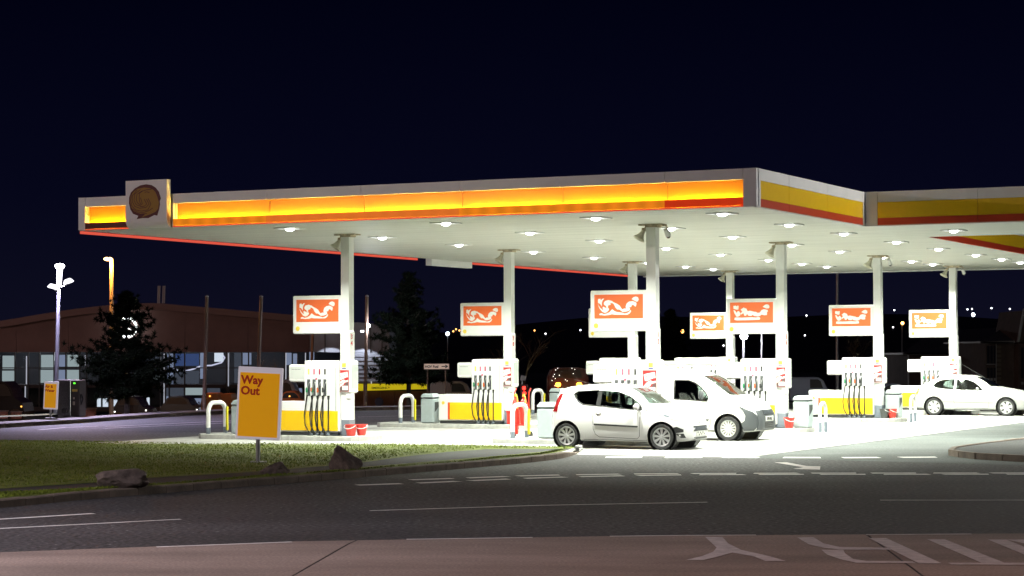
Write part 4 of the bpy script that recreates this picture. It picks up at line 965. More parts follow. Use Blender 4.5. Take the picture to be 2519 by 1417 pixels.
q2 = [(-.34, 1.315), (.05, 1.295), (.33, 1.20), (.58, 1.045), (.79, .895), (.70, .885), (.4, .905), (-.34, .975)]
ws = [(-.56, 1.03), (.56, 1.03), (.47, 1.375), (-.47, 1.375)]
rw = [(-.55, 1.0), (.55, 1.0), (.50, 1.32), (-.50, 1.32)]
for qq in (q1, q2): c.cut_side(qq)
c.cut_x(ws, 0.0, 1.9); c.cut_x(rw, -1.9, -1.1)
for x in (-1.17, 1.17): c.cut_wheel(x, .29, .345, .82)
c.finish()
grow = lambda P, k: [(sum(p[0] for p in P) / len(P) + (x - sum(p[0] for p in P) / len(P)) * k, sum(p[1] for p in P) / len(P) + (z - sum(p[1] for p in P) / len(P)) * k) for x, z in P]
c.patch('side_window', grow(q1, 1.02), -.012, DARKGLASS, thick=.004); c.patch('side_window', grow(q2, 1.02), -.012, CARGLASS, thick=.004)
c.patch('windscreen', grow(ws, 1.02), -.012, CARGLASS, 'x', (1,), thick=.004); c.patch('rear_window', rw, -.012, CARGLASS, 'x', (-1,), thick=.004)
c.patch('window_surround', [(-1.06, 1.23), (-.96, 1.305), (-.42, 1.335), (-.42, 1.318), (-.95, 1.29), (-1.035, 1.23)], .003, TRIMB)
c.patch('window_surround', [(-1.06, 1.24), (-1.0, 1.15), (-.9, 1.05), (-.78, .985), (-.45, .96), (-.34, .952), (.4, .885), (.82, .865), (.82, .885), (.4, .905), (-.34, .973), (-.45, .984), (-.78, 1.008), (-.9, 1.08), (-1.03, 1.238)], .003, TRIMB)
c.patch('pillar', [(-.42, 1.32), (-.34, 1.32), (-.34, .955), (-.45, .965)], .004, TRIMB)
c.patch('window_surround', [(.62, 1.01), (.84, .87), (.84, .845), (.70, .885), (.58, 1.035)], .003, TRIMB)
c.line('door_gap', [(-.46, .96), (-.5, .75), (-.49, .45), (-.44, .33), (-.35, .27), (.58, .24), (.64, .3), (.66, .88)], .011, SEAM)
c.line('sill_line', [(-.75, .21), (.8, .205)], .012, SEAM)
c.patch('side_moulding', [(-.47, .575), (-.47, .535), (.6, .495), (.61, .53)], .012, TRIMB, thick=.014)
c.patch('door_handle', [(-.43, .83), (-.38, .855), (-.30, .85), (-.28, .82), (-.36, .795)], .018, CARW, thick=.02)
c.patch('fuel_cap_gap', [(-.395, .775), (-.375, .775), (-.375, .755), (-.395, .755)], .003, TRIMB)
c.patch('tail_lamp', [(-1.41, 1.24), (-1.33, 1.24), (-1.385, 1.0), (-1.41, .83), (-1.55, .83), (-1.52, 1.03)], .012, LAMPR, thick=.014, step=.05)
c.patch('headlamp', [(.98, .815), (1.10, .845), (1.35, .80), (1.60, .70), (1.62, .655), (1.48, .67), (1.25, .73)], .008, LAMPC, thick=.012, step=.05)
c.patch('headlamp_bezel', [(1.20, .785), (1.26, .785), (1.36, .75), (1.34, .735), (1.25, .755)], .012, GREYP, thick=.01, step=.05)
c.patch('fog_recess', [(1.44, .50), (1.52, .52), (1.66, .46), (1.66, .40), (1.50, .38)], .004, TRIMB, step=.05)
c.patch('fog_recess', [(1.50, .36), (1.66, .37), (1.70, .27), (1.60, .27)], .004, TRIMB, step=.05)
c.patch('fog_lamp', [(1.56, .345), (1.60, .35), (1.61, .31), (1.57, .305)], .009, CHROME, step=.05)
c.patch('grille', [(-.40, .53), (.40, .53), (.42, .42), (-.42, .42)], .006, TRIMB, 'x', (1,))
for zz in (.45, .475, .50): c.line('grille_bar', [(-.38, zz), (0, zz), (.38, zz)], .008, GREYP, 'x', (1,), off=.01)
c.patch('number_plate', [(-.26, .41), (.26, .41), (.26, .305), (-.26, .305)], .014, PLATE_W, 'x', (1,), thick=.012)
for k_, (a, z_) in enumerate(((-.2, .385), (-.12, .33), (-.05, .375), (.03, .34), (.10, .38), (.18, .345))): c.patch('plate_mark', [(a - .022, z_ + .015), (a + .02, z_ + .02), (a + .026, z_ - .014), (a - .014, z_ - .022)], .017, BT, 'x', (1,), thick=.003)
c.patch('lower_intake', [(-.40, .28), (.40, .28), (.38, .235), (-.38, .235)], .006, TRIMB, 'x', (1,))
c.patch('front_emblem', [(.03 * math.cos(a), .60 + .035 * math.sin(a)) for a in [i * math.pi / 6 for i in range(12)]], .01, CHROME, 'x', (1,))
SPK = dict(n=9, rim=.73, w=(.145, .07))
for x in (-1.17, 1.17):
    c.liner(x, .29, .343, .80)
    for s_ in (-1, 1): c.wheel(x, s_ * .715, .288, .165, SPK)
b = MB(); M_ = Matrix.Translation((.62, -.86, .93))
for s_ in (-1, 1):
    mo = MB().lathe([(0, -.06), (.05, -.055), (.085, -.02), (.09, .02), (.07, .05), (0, .055)], n=16, M=Matrix.Translation((.60, s_ * .88, .96)) @ Matrix.Rotation(math.pi / 2, 4, 'Y') @ Matrix.Diagonal((.85, 1.15, 1, 1))).build('door_mirror', CARW, t, smooth=60)
    MB().tube([(.66, s_ * .72, .90), (.64, s_ * .80, .90), (.62, s_ * .85, .92)], .022, 6).build('mirror_arm', TRIMB, mo)
for y in (-.34, .34): c.seat(-.1, y, .42)
b = MB(); b.box((-.75, 0, .52), (.4, 1.1, .18), bev=.05); b.box((-.95, 0, .8), (.15, 1.1, .5), bev=.05); b.build('rear_seat', INTER, t)
b = MB(); b.box((.72, 0, .78), (.36, 1.25, .22), bev=.06); b.build('dashboard', INTER, t); c.wheelring(.48, -.34, .88)
MB().tube([(-.9, 0, 1.455), (-1.0, 0, 1.48), (-1.35, 0, 1.56)], .006, 5).build('aerial', TRIMB, t)
b = MB(); b.tube([(1.0, -.2, 1.03), (.92, .1, 1.06), (.82, .42, 1.11)], .01, 5); b.build('wiper', TRIMB, t)
# ---- white van
VANW = mat('van_white', (.80, .80, .78), .25, coat=.5)
half = .78
t = thing('delivery_van', 'white delivery van with dark grey bumper and roof rack', 'van', W(9.05 - 1.255, 3.07 + half, .004), RZ)
X = [-1.86, -1.82, -1.7, -1.2, -.5, .1, .45, .75, 1.0, 1.25, 1.5, 1.75, 1.92, 2.0]
c = Car(t, X, [1.45, 1.62, 1.69, 1.72, 1.72, 1.705, 1.63, 1.48, 1.315, 1.165, 1.075, .97, .82, .60], [1.0, 1.0, 1.0, 1.0, 1.0, .99, .98, .965, .95, .92, .88, .78, .66, .50],
        [.30, .26, .24, .22, .21, .21, .21, .21, .21, .21, .21, .22, .24, .28], [.75, .80, .84, .85, .855, .858, .858, .858, .855, .85, .83, .77, .66, .48], [.66, .70, .72, .73, .73, .725, .705, .68, .66, .665, .665, .58, .48, .34], VANW)
q1 = [(-.17, 1.48), (.19, 1.475), (.36, 1.41), (.52, 1.30), (.66, 1.15), (.72, 1.05), (.70, .985), (-.17, 1.03)]
ws = [(-.62, 1.12), (.62, 1.12), (.55, 1.60), (-.55, 1.60)]
c.cut_side(q1); c.cut_x(ws, .15, 2.1)
for x in (-1.255, 1.255): c.cut_wheel(x, .31, .365, .86)
c.finish()
c.patch('side_window', grow(q1, 1.02), -.012, CARGLASS, thick=.004); c.patch('windscreen', grow(ws, 1.02), -.012, CARGLASS, 'x', (1,), thick=.004)
c.patch('window_surround', [(-.19, 1.50), (.2, 1.495), (.38, 1.43), (.54, 1.315), (.68, 1.165), (.745, 1.05), (.72, .96), (-.19, 1.005), (-.17, 1.03), (.70, .985), (.72, 1.05), (.655, 1.15), (.52, 1.30), (.36, 1.41), (.19, 1.475), (-.155, 1.48), (-.155, 1.03), (-.19, 1.006)], .003, TRIMB)
c.line('door_gap', [(-.25, 1.52), (-.27, .9), (-.24, .4), (-.15, .27), (.72, .26), (.80, .4), (.82, .95)], .011, SEAM)
c.line('waist_line', [(.0, .90), (.25, .895)], .012, SEAM)
c.patch('side_moulding', [(.0, .52), (.62, .50), (.66, .53), (.78, .53), (.70, .45), (0, .46)], .01, PLASTIC, thick=.012)
bump = [(1.52, .86), (1.60, .82), (1.72, .77), (1.85, .72), (1.93, .64), (1.96, .50), (1.95, .34), (1.86, .25), (1.64, .25), (1.60, .44), (1.68, .50), (1.70, .62), (1.64, .74)]
c.patch('side_bumper', bump, .022, PLASTIC, thick=.03, step=.05)
c.patch('front_bumper', [(-.60, .74), (-.36, .76), (.36, .76), (.60, .74), (.62, .27), (.30, .25), (-.30, .25), (-.62, .27)], .03, PLASTIC, 'x', (1,), thick=.03, step=.06)
c.patch('headlamp', [(1.30, .985), (1.44, .985), (1.66, .86), (1.74, .79), (1.60, .835), (1.42, .90)], .008, LAMPC, thick=.012, step=.05)
c.patch('grille', [(-.34, .75), (.34, .75), (.34, .64), (-.34, .64)], .036, TRIMB, 'x', (1,))
for zz in (.665, .695, .725): c.line('grille_bar', [(-.33, zz), (0, zz), (.33, zz)], .007, GREYP, 'x', (1,), off=.042)
c.patch('number_plate', [(-.27, .60), (.27, .60), (.27, .48), (-.27, .48)], .044, PLATE_W, 'x', (1,), thick=.012)
o = text('BF11 0LZ', .105, BT, t, (0, 0, 0), name='plate_letters', align='CENTER', bold=.002)
hx = c.hit_x(0, .54, 1); o.matrix_local = Matrix.Translation((hx.x + .05, 0, .505)) @ Matrix.Rotation(math.pi / 2, 4, 'Z') @ FRONT @ Matrix.Diagonal((.9, 1, 1, 1))
c.patch('lower_intake', [(-.30, .45), (.30, .45), (.32, .31), (-.32, .31)], .035, TRIMB, 'x', (1,))
for zz in (.36, .41): c.line('intake_bar', [(-.3, zz), (0, zz), (.3, zz)], .012, CHROME, 'x', (1,), off=.042)
SPV = dict(n=14, rim=.68, w=(.105, .05), m=mat('hubcap', (.62, .63, .63), .35, .3))
for x in (-1.255, 1.255):
    c.liner(x, .31, .363, .84)
    for s_ in (-1, 1): c.wheel(x, s_ * .745, .305, .18, SPV)
for s_ in (-1, 1):
    mo = MB().box((.60, s_ * .95, 1.13), (.11, .17, .24), bev=.035).build('door_mirror', PLASTIC, t, smooth=50); MB().box((.62, s_ * .85, 1.03), (.06, .12, .05)).build('mirror_arm', TRIMB, mo)
for y in (-.36, .36): c.seat(-.1, y, .5, .7)
b = MB(); b.box((.80, 0, .92), (.45, 1.3, .2), bev=.06); b.build('dashboard', INTER, t); c.wheelring(.5, -.36, 1.0)
MB().box((-.42, 0, .72), (.02, 1.3, .9)).build('bulkhead', INTER, t)
rk = MB()
for x in (-1.3, -.55, .12): rk.box((x, 0, 1.83), (.06, 1.36, .035)); rk.box((x, -.62, 1.77), (.05, .05, .12)); rk.box((x, .62, 1.77), (.05, .05, .12))
rk.build('roof_bar', WHITE_M, t)
MB().cyl((-1.35, -.3, 1.90), (.75, -.3, 1.90), .05, n=12).build('pipe_carrier', WHITE_M, t, smooth=50)
MB().tube([(.0, .3, 1.72), (-.02, .3, 1.85), (-.25, .3, 2.0)], .006, 5).build('aerial', TRIMB, t)
MB().cyl((-.15, .1, 1.72), (-.15, .1, 1.84), .03, n=8).build('bracket', TRIMB, t)
# ---- silver hatchback on the right
SILV = mat('car_silver', (.42, .43, .42), .25, .25, coat=.5)
half = .76
t = thing('silver_car', 'silver three-door hatchback at the right edge of the photo', 'car', W(10.7 - 1.2325, 25.2 + half, .004), RZ)
X = [-1.95, -1.9, -1.7, -1.4, -1.0, -.5, -.1, .25, .6, .95, 1.3, 1.7, 1.95, 2.05]
c = Car(t, X, [.62, .90, 1.04, 1.205, 1.335, 1.385, 1.37, 1.285, 1.11, .965, .905, .81, .68, .52], [.56, .78, .86, .86, .85, .84, .83, .82, .81, .80, .77, .68, .58, .46],
        [.30, .26, .22, .20, .19, .19, .19, .19, .19, .19, .19, .20, .22, .26], [.52, .70, .80, .83, .842, .845, .845, .845, .842, .835, .82, .76, .62, .44], [.42, .54, .55, .545, .56, .565, .56, .545, .55, .60, .64, .56, .44, .32], SILV)
q1 = [(-1.29, 1.02), (-1.19, 1.13), (-.96, 1.215), (-.55, 1.24), (-.55, .885), (-.96, .91), (-1.21, .955)]
q2 = [(-.48, 1.24), (-.13, 1.225), (.12, 1.13), (.30, 1.0), (.44, .875), (.38, .855), (-.48, .88)]
ws = [(-.55, .99), (.55, .99), (.45, 1.30), (-.45, 1.30)]
for qq in (q1, q2): c.cut_side(qq)
c.cut_x(ws, -.1, 2.1); c.cut_x([(-.45, 1.04), (.45, 1.04), (.42, 1.26), (-.42, 1.26)], -2.1, -1.15)
for x in (-1.2325, 1.2325): c.cut_wheel(x, .30, .35, .85)
c.finish()
for qq in (q1, q2): c.patch('side_window', grow(qq, 1.02), -.012, CARGLASS, thick=.004)
c.patch('windscreen', grow(ws, 1.02), -.012, CARGLASS, 'x', (1,), thick=.004); c.patch('rear_window', [(-.45, 1.04), (.45, 1.04), (.42, 1.26), (-.42, 1.26)], -.012, CARGLASS, 'x', (-1,), thick=.004)
c.line('door_gap', [(-.53, .86), (-.55, .5), (-.47, .3), (-.4, .27), (.62, .25), (.66, .4), (.66, .82)], .011, SEAM)
c.line('moulding', [(-.95, .47), (.66, .44), (.8, .44)], .018, SEAM, off=.006)
c.patch('tail_lamp', [(-1.86, .93), (-1.79, .93), (-1.77, .82), (-1.83, .70), (-1.88, .72)], .012, LAMPA, step=.05, thick=.012)
c.patch('headlamp', [(1.62, .70), (1.70, .73), (1.90, .66), (1.93, .58), (1.72, .58)], .008, LAMPC, step=.05, thick=.012)
c.patch('bumper_intake', [(1.86, .38), (1.96, .40), (1.97, .32), (1.88, .32)], .006, TRIMB, step=.05)
SPS = dict(n=6, rim=.72, w=(.26, .14), m=mat('hubcap', (.62, .63, .63), .35, .3))
for x in (-1.2325, 1.2325):
    c.liner(x, .30, .348, .83)
    for s_ in (-1, 1): c.wheel(x, s_ * .735, .298, .175, SPS)
for s_ in (-1, 1): MB().box((.30, s_ * .93, .90), (.09, .17, .12), bev=.04).build('door_mirror', SILV, t, smooth=50)
for y in (-.34, .34): c.seat(-.3, y, .38)
b = MB(); b.box((.45, 0, .78), (.4, 1.25, .18), bev=.06); b.build('dashboard', INTER, t)
MB().tube([(.2, .55, 1.27), (-.3, .57, 1.55), (-.62, .58, 1.74)], .006, 5).build('aerial', TRIMB, t)
# ================================================================== STREET LIGHTING ROUND THE STATION
def lamp_post(name, label, base, top, arm, color, watt, post_m, group=None, r=.07, lens_s=30, head=(.5, .2, .1), size=.3, cone=150, kind='SPOT'):
    """post with an arm, a head, a glowing lens and the lamp itself"""
    t = thing(name, label, 'street lamp', base, 0, group); bz = base[2]; H = top - bz
    MB().tube([(0, 0, 0), (0, 0, H * .5), (0, 0, H - .25), (arm[0] * .15, arm[1] * .15, H - .05), (arm[0] * .5, arm[1] * .5, H), (arm[0], arm[1], H)], r, 10, taper=r * .6).build('post', post_m, t, smooth=40)
    L_ = math.hypot(*arm) or 1; a = math.atan2(arm[1], arm[0])
    M = Matrix.Translation((arm[0] * (1 + .15 / L_), arm[1] * (1 + .15 / L_), H)) @ Matrix.Rotation(a, 4, 'Z')
    MB().box((0, 0, .05), head, M, taper=.7, bev=.03).build('head', post_m, t)
    MB().box((0, 0, -.02), (head[0] * .8, head[1] * .8, .05), M, bev=.02).build('lens', emat('lens_' + name, color, lens_s), t)
    ld = bpy.data.lights.new('lamp', kind); ld.energy = watt; ld.color = color; ld.shadow_soft_size = size
    if kind == 'SPOT': ld.spot_size = math.radians(cone); ld.spot_blend = .6
    lo = obj('lamp', ld, t); lo.location = (arm[0] * (1 + .15 / L_), arm[1] * (1 + .15 / L_), H - .12)
    return t, lo
BROWNP = mat('painted_post', (.16, .10, .07), .6)
WARM = (1.0, 0.52, 0.40); COOL = (.80, .78, 1.0); SOD = (1.0, .36, .05)
# the road's own street lamps, all outside the picture
lamp_post('road_lamp', 'street lamp at the roadside behind the photographer', (5.0, 6.0, 0), 9.0, (-1.2, 1.0), WARM, 6000, GALV, 'street lamps along the near road')
lamp_post('road_lamp', 'street lamp on the verge left of the lawn', (-25.0, 30.0, 0), 8.5, (1.0, .6), (.98, .80, .78), 5800, GALV, 'street lamps along the near road', kind='POINT')
lamp_post('road_lamp', 'street lamp on the entrance island right of the apron', (22.0, 44.0, 0), 8.5, (-1.0, .6), (1.0, .97, .90), 6000, GALV, 'street lamps along the near road', kind='POINT')
lamp_post('road_lamp', 'street lamp at the roadside left of the photographer', (-13.0, 20.0, 0), 8.5, (1.0, .6), (.90, .84, .94), 7000, GALV, 'street lamps along the near road')
lamp_post('car_park_lamp', 'car park lamp left of the showroom', (-42.0, 112.0, -1.0), 8.0, (1.0, .6), (1.0, .66, .60), 2500, GALV, kind='POINT')  # added out of view to brighten the showroom fascia
# white flood mast at the air point
base = D(136, 1030, 73.0); base.z = .1; top = D(147, 655, 73.0)
t = thing('flood_mast', 'tall pale lamp mast with three white floodlights at the left', 'street lamp', base)
H = top.z - .1; dx = top.x - base.x
MB().tube([(0, 0, 0), (dx * .4, 0, H * .4), (dx * .78, 0, H - .72)], .075, 12, taper=.065).build('mast', mat('mast_grey', (.15, .15, .18), .5), t, smooth=40)
MB().cyl((dx * .78, 0, H - .72), (dx, 0, H - .1), .085, .10, n=14).build('lamp_column', emat('mast_white', (.86, .84, 1.0), 4.0), t)
MB().lathe([(0, -.12), (.1, -.1), (.17, 0), (.15, .06), (0, .1)], n=18, M=Matrix.Translation((dx, 0, H))).build('lantern', emat('mast_lens', (.92, .90, 1.0), 25.0), t, smooth=50)
for s, (ox, oz, tl) in enumerate(((-.22, -.70, .25), (.3, -.52, -.35))):
    M = Matrix.Translation((dx + ox, -.05, H + oz)) @ Matrix.Rotation(tl, 4, 'Y')
    f = MB().box((0, 0, 0), (.36, .22, .16), M, taper=.7, bev=.03).build('floodlight', emat('flood_white', (.92, .9, 1.0), 2.2), t)
    MB().tube([(dx * .8, 0, H - .74), (dx + ox * .5, -.02, H + oz - .16), (dx + ox, -.05, H + oz - .08)], .025, 6).build('bracket', GALV, f)
ld = bpy.data.lights.new('lamp', 'SPOT'); ld.energy = 7000; ld.color = (.74, .66, 1.0); ld.shadow_soft_size = .2; ld.spot_size = math.radians(165); ld.spot_blend = .5
lo = obj('lamp', ld, t); lo.location = (dx, -.24, H - .2)
# orange sodium lamp behind the left tree
base = D(274, 1010, 92.0); top = D(272, 634, 92.0); base.z = terrain(base.x, 92)
lamp_post('sodium_lamp', 'orange sodium street lamp rising behind the dark pine tree', base, top.z - .05, (-.03, -.06), SOD, 2600, mat('pale_post', (.5, .42, .3), .5), r=.10, lens_s=40, head=(.22, .2, .06), kind='POINT')
sl = bpy.data.objects['sodium_lamp']; MB().lathe([(0, -.09), (.12, -.07), (.19, 0), (.12, .06), (0, .08)], n=16, M=Matrix.Translation((-.12, -.2, top.z - .06 - base.z)) @ Matrix.Diagonal((1.1, .8, 1, 1))).build('lantern', emat('sodium_lantern', (1.0, .5, .16), 12.0), sl, smooth=60)
# ================================================================== FAR SIDE OF THE SERVICE ROAD
# air and water machine
p = G(176, 1032); t = thing('air_machine', 'steel air and water machine with a small green light', 'machine', (p.x, p.y, .1), RZ * .6)
MB().box((-.16, 0, .62), (.50, .5, 1.24), bev=.03).build('steel_cabinet', mat('brushed_steel', (.30, .28, .28), .25, .9, noise=.3, nscale=3), t)
MB().box((.26, -.02, .62), (.32, .48, 1.22), bev=.02).build('control_panel', mat('dark_panel', (.05, .04, .03), .4), t)
MB().box((.09, -.27, .62), (.04, .03, 1.2), bev=.01).build('edge_trim', CHROME, t)
MB().box((.24, -.265, 1.12), (.07, .01, .05)).build('green_light', emat('green_led', (.12, 1.0, .05), 2.0), t)
MB().box((.25, -.265, .88), (.2, .01, .08)).build('price_label', mat('label_yellow', (.5, .35, .05), .5), t)
MB().box((.22, -.265, .45), (.08, .01, .12)).box((.22, -.265, .62), (.06, .01, .07)).build('notice', mat('label_cream', (.45, .40, .28), .5), t)
MB().cyl((-.14, -.25, .2), (-.14, -.29, .2), .085, n=18).build('hose_port', BLACK, t); MB().tube([(.42, -.1, .75), (.5, -.15, .6), (.46, -.2, .4), (.44, -.2, .75)], .02, 6).build('air_hose', BLACK, t)
# brown flag poles
for i, (xb, yb, xt, yt, Y, lab) in enumerate(((501, 1015, 509, 729, 82, 'brown pole rising left of the Way Out sign'), (632, 1010, 643, 729, 84, 'brown pole rising behind the Way Out sign'), (898, 1006, 903, 728, 86, 'brown pole right of the first column'), (762, 1000, 770, 815, 100, 'thin brown pole behind the first pump'))):
    a, c_ = D(xb, yb, Y), D(xt, yt, Y); t = thing('pole', lab, 'pole', a, 0, 'brown poles along the service road')
    MB().cyl((0, 0, -.2), (c_ - a), .075, .06, n=10).build('shaft', BROWNP, t, smooth=40)
    MB().lathe([(0.066, -.03), (.07, 0), (.04, .04), (0, .05)], n=10, M=Matrix.Translation(c_ - a)).build('cap', GALV, t)
# HGV sign
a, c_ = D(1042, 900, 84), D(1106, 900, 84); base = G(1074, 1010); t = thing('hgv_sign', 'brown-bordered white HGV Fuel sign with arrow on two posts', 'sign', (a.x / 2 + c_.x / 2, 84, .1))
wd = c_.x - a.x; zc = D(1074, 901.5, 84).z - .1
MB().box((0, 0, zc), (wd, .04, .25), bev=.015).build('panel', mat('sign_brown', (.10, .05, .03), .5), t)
MB().box((0, -.022, zc), (wd - .05, .01, .205)).build('face', mat('sign_cream', (.50, .42, .36), .5, emit=(.55, .40, .33), estr=.6), t)  # glow put into the cream face so it looks lit, no lamp inside
text('HGV Fuel', .135, BT, t, (-wd / 2 + .05, -.03, zc - .05), bold=.005)
bb = MB(); S = Matrix.Translation((wd / 2 - .32, -.028, zc)) @ FRONT
bb.prism([(0, -.018), (.17, -.018), (.13, -.065), (.17, -.065), (.27, 0), (.17, .065), (.13, .065), (.17, .018), (0, .018)], 0, .004, S).build('arrow', BT, t)
for x in (-.36, .36): MB().cyl((x, .03, 0), (x, .03, zc + .08), .03, n=8).build('post', BROWNP, t)

# ------------------------------------------------------------------ trees
BARK = mat('bark', (.03, .022, .016), .9, noise=.3)
NEEDLE = mat('pine_needles', (.006, .010, .005), .9, noise=.4, nscale=2, spec=.1)
def conifer(label, base, H, Wd, seed, skew=0.0, low=.16, gap=None):
    rr = random.Random(seed); t = thing('pine_tree', label, 'tree', base)
    MB().tube([(0, 0, -.3), (.02, 0, H * .3), (-.03, .02, H * .65), (0, 0, H)], .11, 8, taper=.02).build('trunk', BARK, t, smooth=50)
    b = MB(); br = MB(); z = H * low
    while z < H * .985:
        f = (z / H - low) / (1 - low); R = Wd / 2 * (1 - f) ** .72 * (.55 + .45 * min(1, f * 5 + .35)) * (1.0 + .25 * math.sin(z * 3.1 + seed)) + .06
        nb = rr.randint(6, 9)
        for k in range(nb):
            a = rr.uniform(0, 6.283); L_ = R * rr.uniform(.5, 1.12) * (1 + skew * math.cos(a)); up = rr.uniform(.02, .42) * (1 if f > .15 else .5)
            d_ = Vector((math.cos(a), math.sin(a), 0)); tip = Vector((0, 0, z)) + d_ * L_ + Vector((0, 0, L_ * up))
            br.tube([(0, 0, z), tuple(Vector((0, 0, z)) + d_ * L_ * .5 + Vector((0, 0, L_ * up * .35))), tuple(tip)], .022, 4, taper=.006)
            ncl = max(4, int(L_ * 9))
            for j in range(ncl):
                s = .25 + .75 * (j + rr.random()) / ncl; c_ = Vector((0, 0, z)) + d_ * L_ * s + Vector((0, 0, L_ * up * s * s)) + Vector((rr.gauss(0, .07), rr.gauss(0, .07), rr.gauss(.02, .06)))
                if gap is not None and rr.random() < .6 and abs((c_ - gap[0]).xz.length - gap[1]) < .13: continue      # thin places in the crown
                for q in range(24):   # a tuft of needles
                    dv = Vector((rr.gauss(0, 1), rr.gauss(0, 1), rr.gauss(.35, .9))).normalized() * rr.uniform(.10, .22); pv = dv.orthogonal().normalized() * .020
                    b.add([c_ - pv, c_ + pv, c_ + dv], [(0, 1, 2)])
        z += H * .036 * rr.uniform(.7, 1.25)
    b.build('crown', NEEDLE, t); br.build('branches', BARK, t)
def tree_at(px, pybase, pytop, Y, wpx, label, seed, **k):
    a, c_ = D(px, pybase, Y), D(px, pytop, Y); conifer(label, Vector((a.x, Y, a.z)), c_.z - a.z, wpx * Y / FPX, seed, **k)
tree_at(312, 1012, 718, 82, 262, 'dark pine tree in front of the lit showroom at the left', 3, low=.12, gap=(D(312, 806, 82) - D(312, 1012, 82), .37))
tree_at(1005, 985, 672, 90, 225, 'tall dark pine tree left of the HGV Fuel sign', 11, low=.14)
tree_at(1652, 900, 765, 118, 110, 'small dark pine tree behind the nearest column', 17, low=.05)
def bare_shrub(label, px, py, Y, H, seed, n=5):
    rr = random.Random(seed); p_ = D(px, py, Y); t = thing('bare_tree', label, 'tree', p_); b = MB()
    def grow_(p0, d_, L_, r, lv):
        p1 = p0 + d_ * L_; b.tube([tuple(p0), tuple(p0.lerp(p1, .5) + Vector((rr.gauss(0, .04), rr.gauss(0, .04), 0))), tuple(p1)], r, 4, taper=r * .6)
        if lv: 
            for _ in range(rr.randint(2, 4)): grow_(p0.lerp(p1, rr.uniform(.45, 1)), (d_ + Vector((rr.gauss(0, .5), rr.gauss(0, .5), rr.gauss(.1, .3)))).normalized(), L_ * rr.uniform(.5, .8), r * .55, lv - 1)
    for i in range(n): grow_(Vector((0, 0, 0)), Vector((rr.gauss(0, .55), rr.gauss(0, .4), 1)).normalized(), H * .38, .035, 3)
    b.build('branches', mat('twigs', (.10, .08, .05), .9), t)
bare_shrub('leafless shrub between the third and fourth right-hand pumps', 2105, 905, 100, 2.2, 4, 6)
bare_shrub('leafless tree right of the second column', 1285, 960, 98, 4.0, 9, 4)
bare_shrub('leafless tree in front of the showroom behind the first board', 672, 990, 98, 3.2, 21, 3)

# ------------------------------------------------------------------ showroom at the left
Y = 140.0
def at(px, py, dy=0): return D(px, py, Y + dy)
CLAD = mat('brown_cladding', (.22, .13, .12), .7, noise=.15, nscale=.6); CLADL = mat('brown_cladding_edge', (.25, .15, .135), .65)
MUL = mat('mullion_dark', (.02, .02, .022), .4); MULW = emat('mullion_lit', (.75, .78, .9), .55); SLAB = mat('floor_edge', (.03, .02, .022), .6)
t = thing('showroom', 'long car showroom with curved brown fascia and lit glass front', 'building', at(0, 1005))
bz = at(0, 1008).z; O_ = t.location.copy()
def LP(px, py, dy=0): return at(px, py, dy) - O_
def slab(name, pts, y0, y1, m, parent=None):
    """outline in picture pixels at the facade, given real depth y0..y1 behind it"""
    P = [(LP(*p).x, LP(*p).z) for p in pts]; b = MB(); b.prism(P, -y1, -y0, FRONT); return b.build(name, m, parent or t)
# fascia of overlapping boards: split in bays
RT_ = [(-260, 815), (0, 790), (100, 774), (200, 759), (300, 749), (380, 746), (455, 752), (610, 765), (760, 778), (860, 786)]
top = lambda x: interp([a for a, _ in RT_], [c for _, c in RT_], x)
bays = [-220, -90, 40, 168, 300, 455, 610, 760, 838]
for a, c_ in zip(bays, bays[1:]):
    n = 6; xs_ = [a + (c_ - a) * i / n for i in range(n + 1)]
    slab('fascia_bay', [(a + .6, 866)] + [(c_ - .6, 866)] + [(x, top(x) + 16) for x in reversed(xs_)], 0, 6, CLAD)
    slab('roof_edge', [(x, top(x) + 16) for x in xs_] + [(x, top(x)) for x in reversed(xs_)], -.6, 6, CLADL)
slab('back_wall', [(-220, 1010), (838, 1010), (838, 866), (-220, 866)], 6, 6.3, mat('room_wall', (.10, .10, .11), .8))
slab('floor_plate', [(-220, 946), (838, 946), (838, 954), (-220, 954)], -.1, 6, SLAB)
slab('plinth', [(-220, 1001), (838, 1001), (838, 1012), (-220, 1012)], -.1, 6, SLAB)
for y_ in (905, ): slab('transom', [(-220, y_ - 1.2), (838, y_ - 1.2), (838, y_ + 1.2), (-220, y_ + 1.2)], -.15, 0, MUL)
for x in (-60, -2, 38, 71, 98, 134, 163, 197, 214, 395, 408, 417, 455, 558, 563, 596, 612, 702, 733, 752): slab('mullion', [(x - 1.3, 1003), (x + 1.3, 1003), (x + 1.3, 866), (x - 1.3, 866)], -.2, 0, MUL)
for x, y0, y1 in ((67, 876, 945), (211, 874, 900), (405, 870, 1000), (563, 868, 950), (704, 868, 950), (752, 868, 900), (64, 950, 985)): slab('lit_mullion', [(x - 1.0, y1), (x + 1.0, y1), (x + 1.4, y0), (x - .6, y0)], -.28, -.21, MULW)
PANE = emat('lit_blind', (.52, .60, .60), .78); PANE2 = emat('lit_blind_violet', (.42, .48, .68), .62); PANE3 = emat('lit_room_dim', (.20, .22, .28), .35); PBRT = emat('lit_room_bright', (.85, .9, 1.0), 1.1)
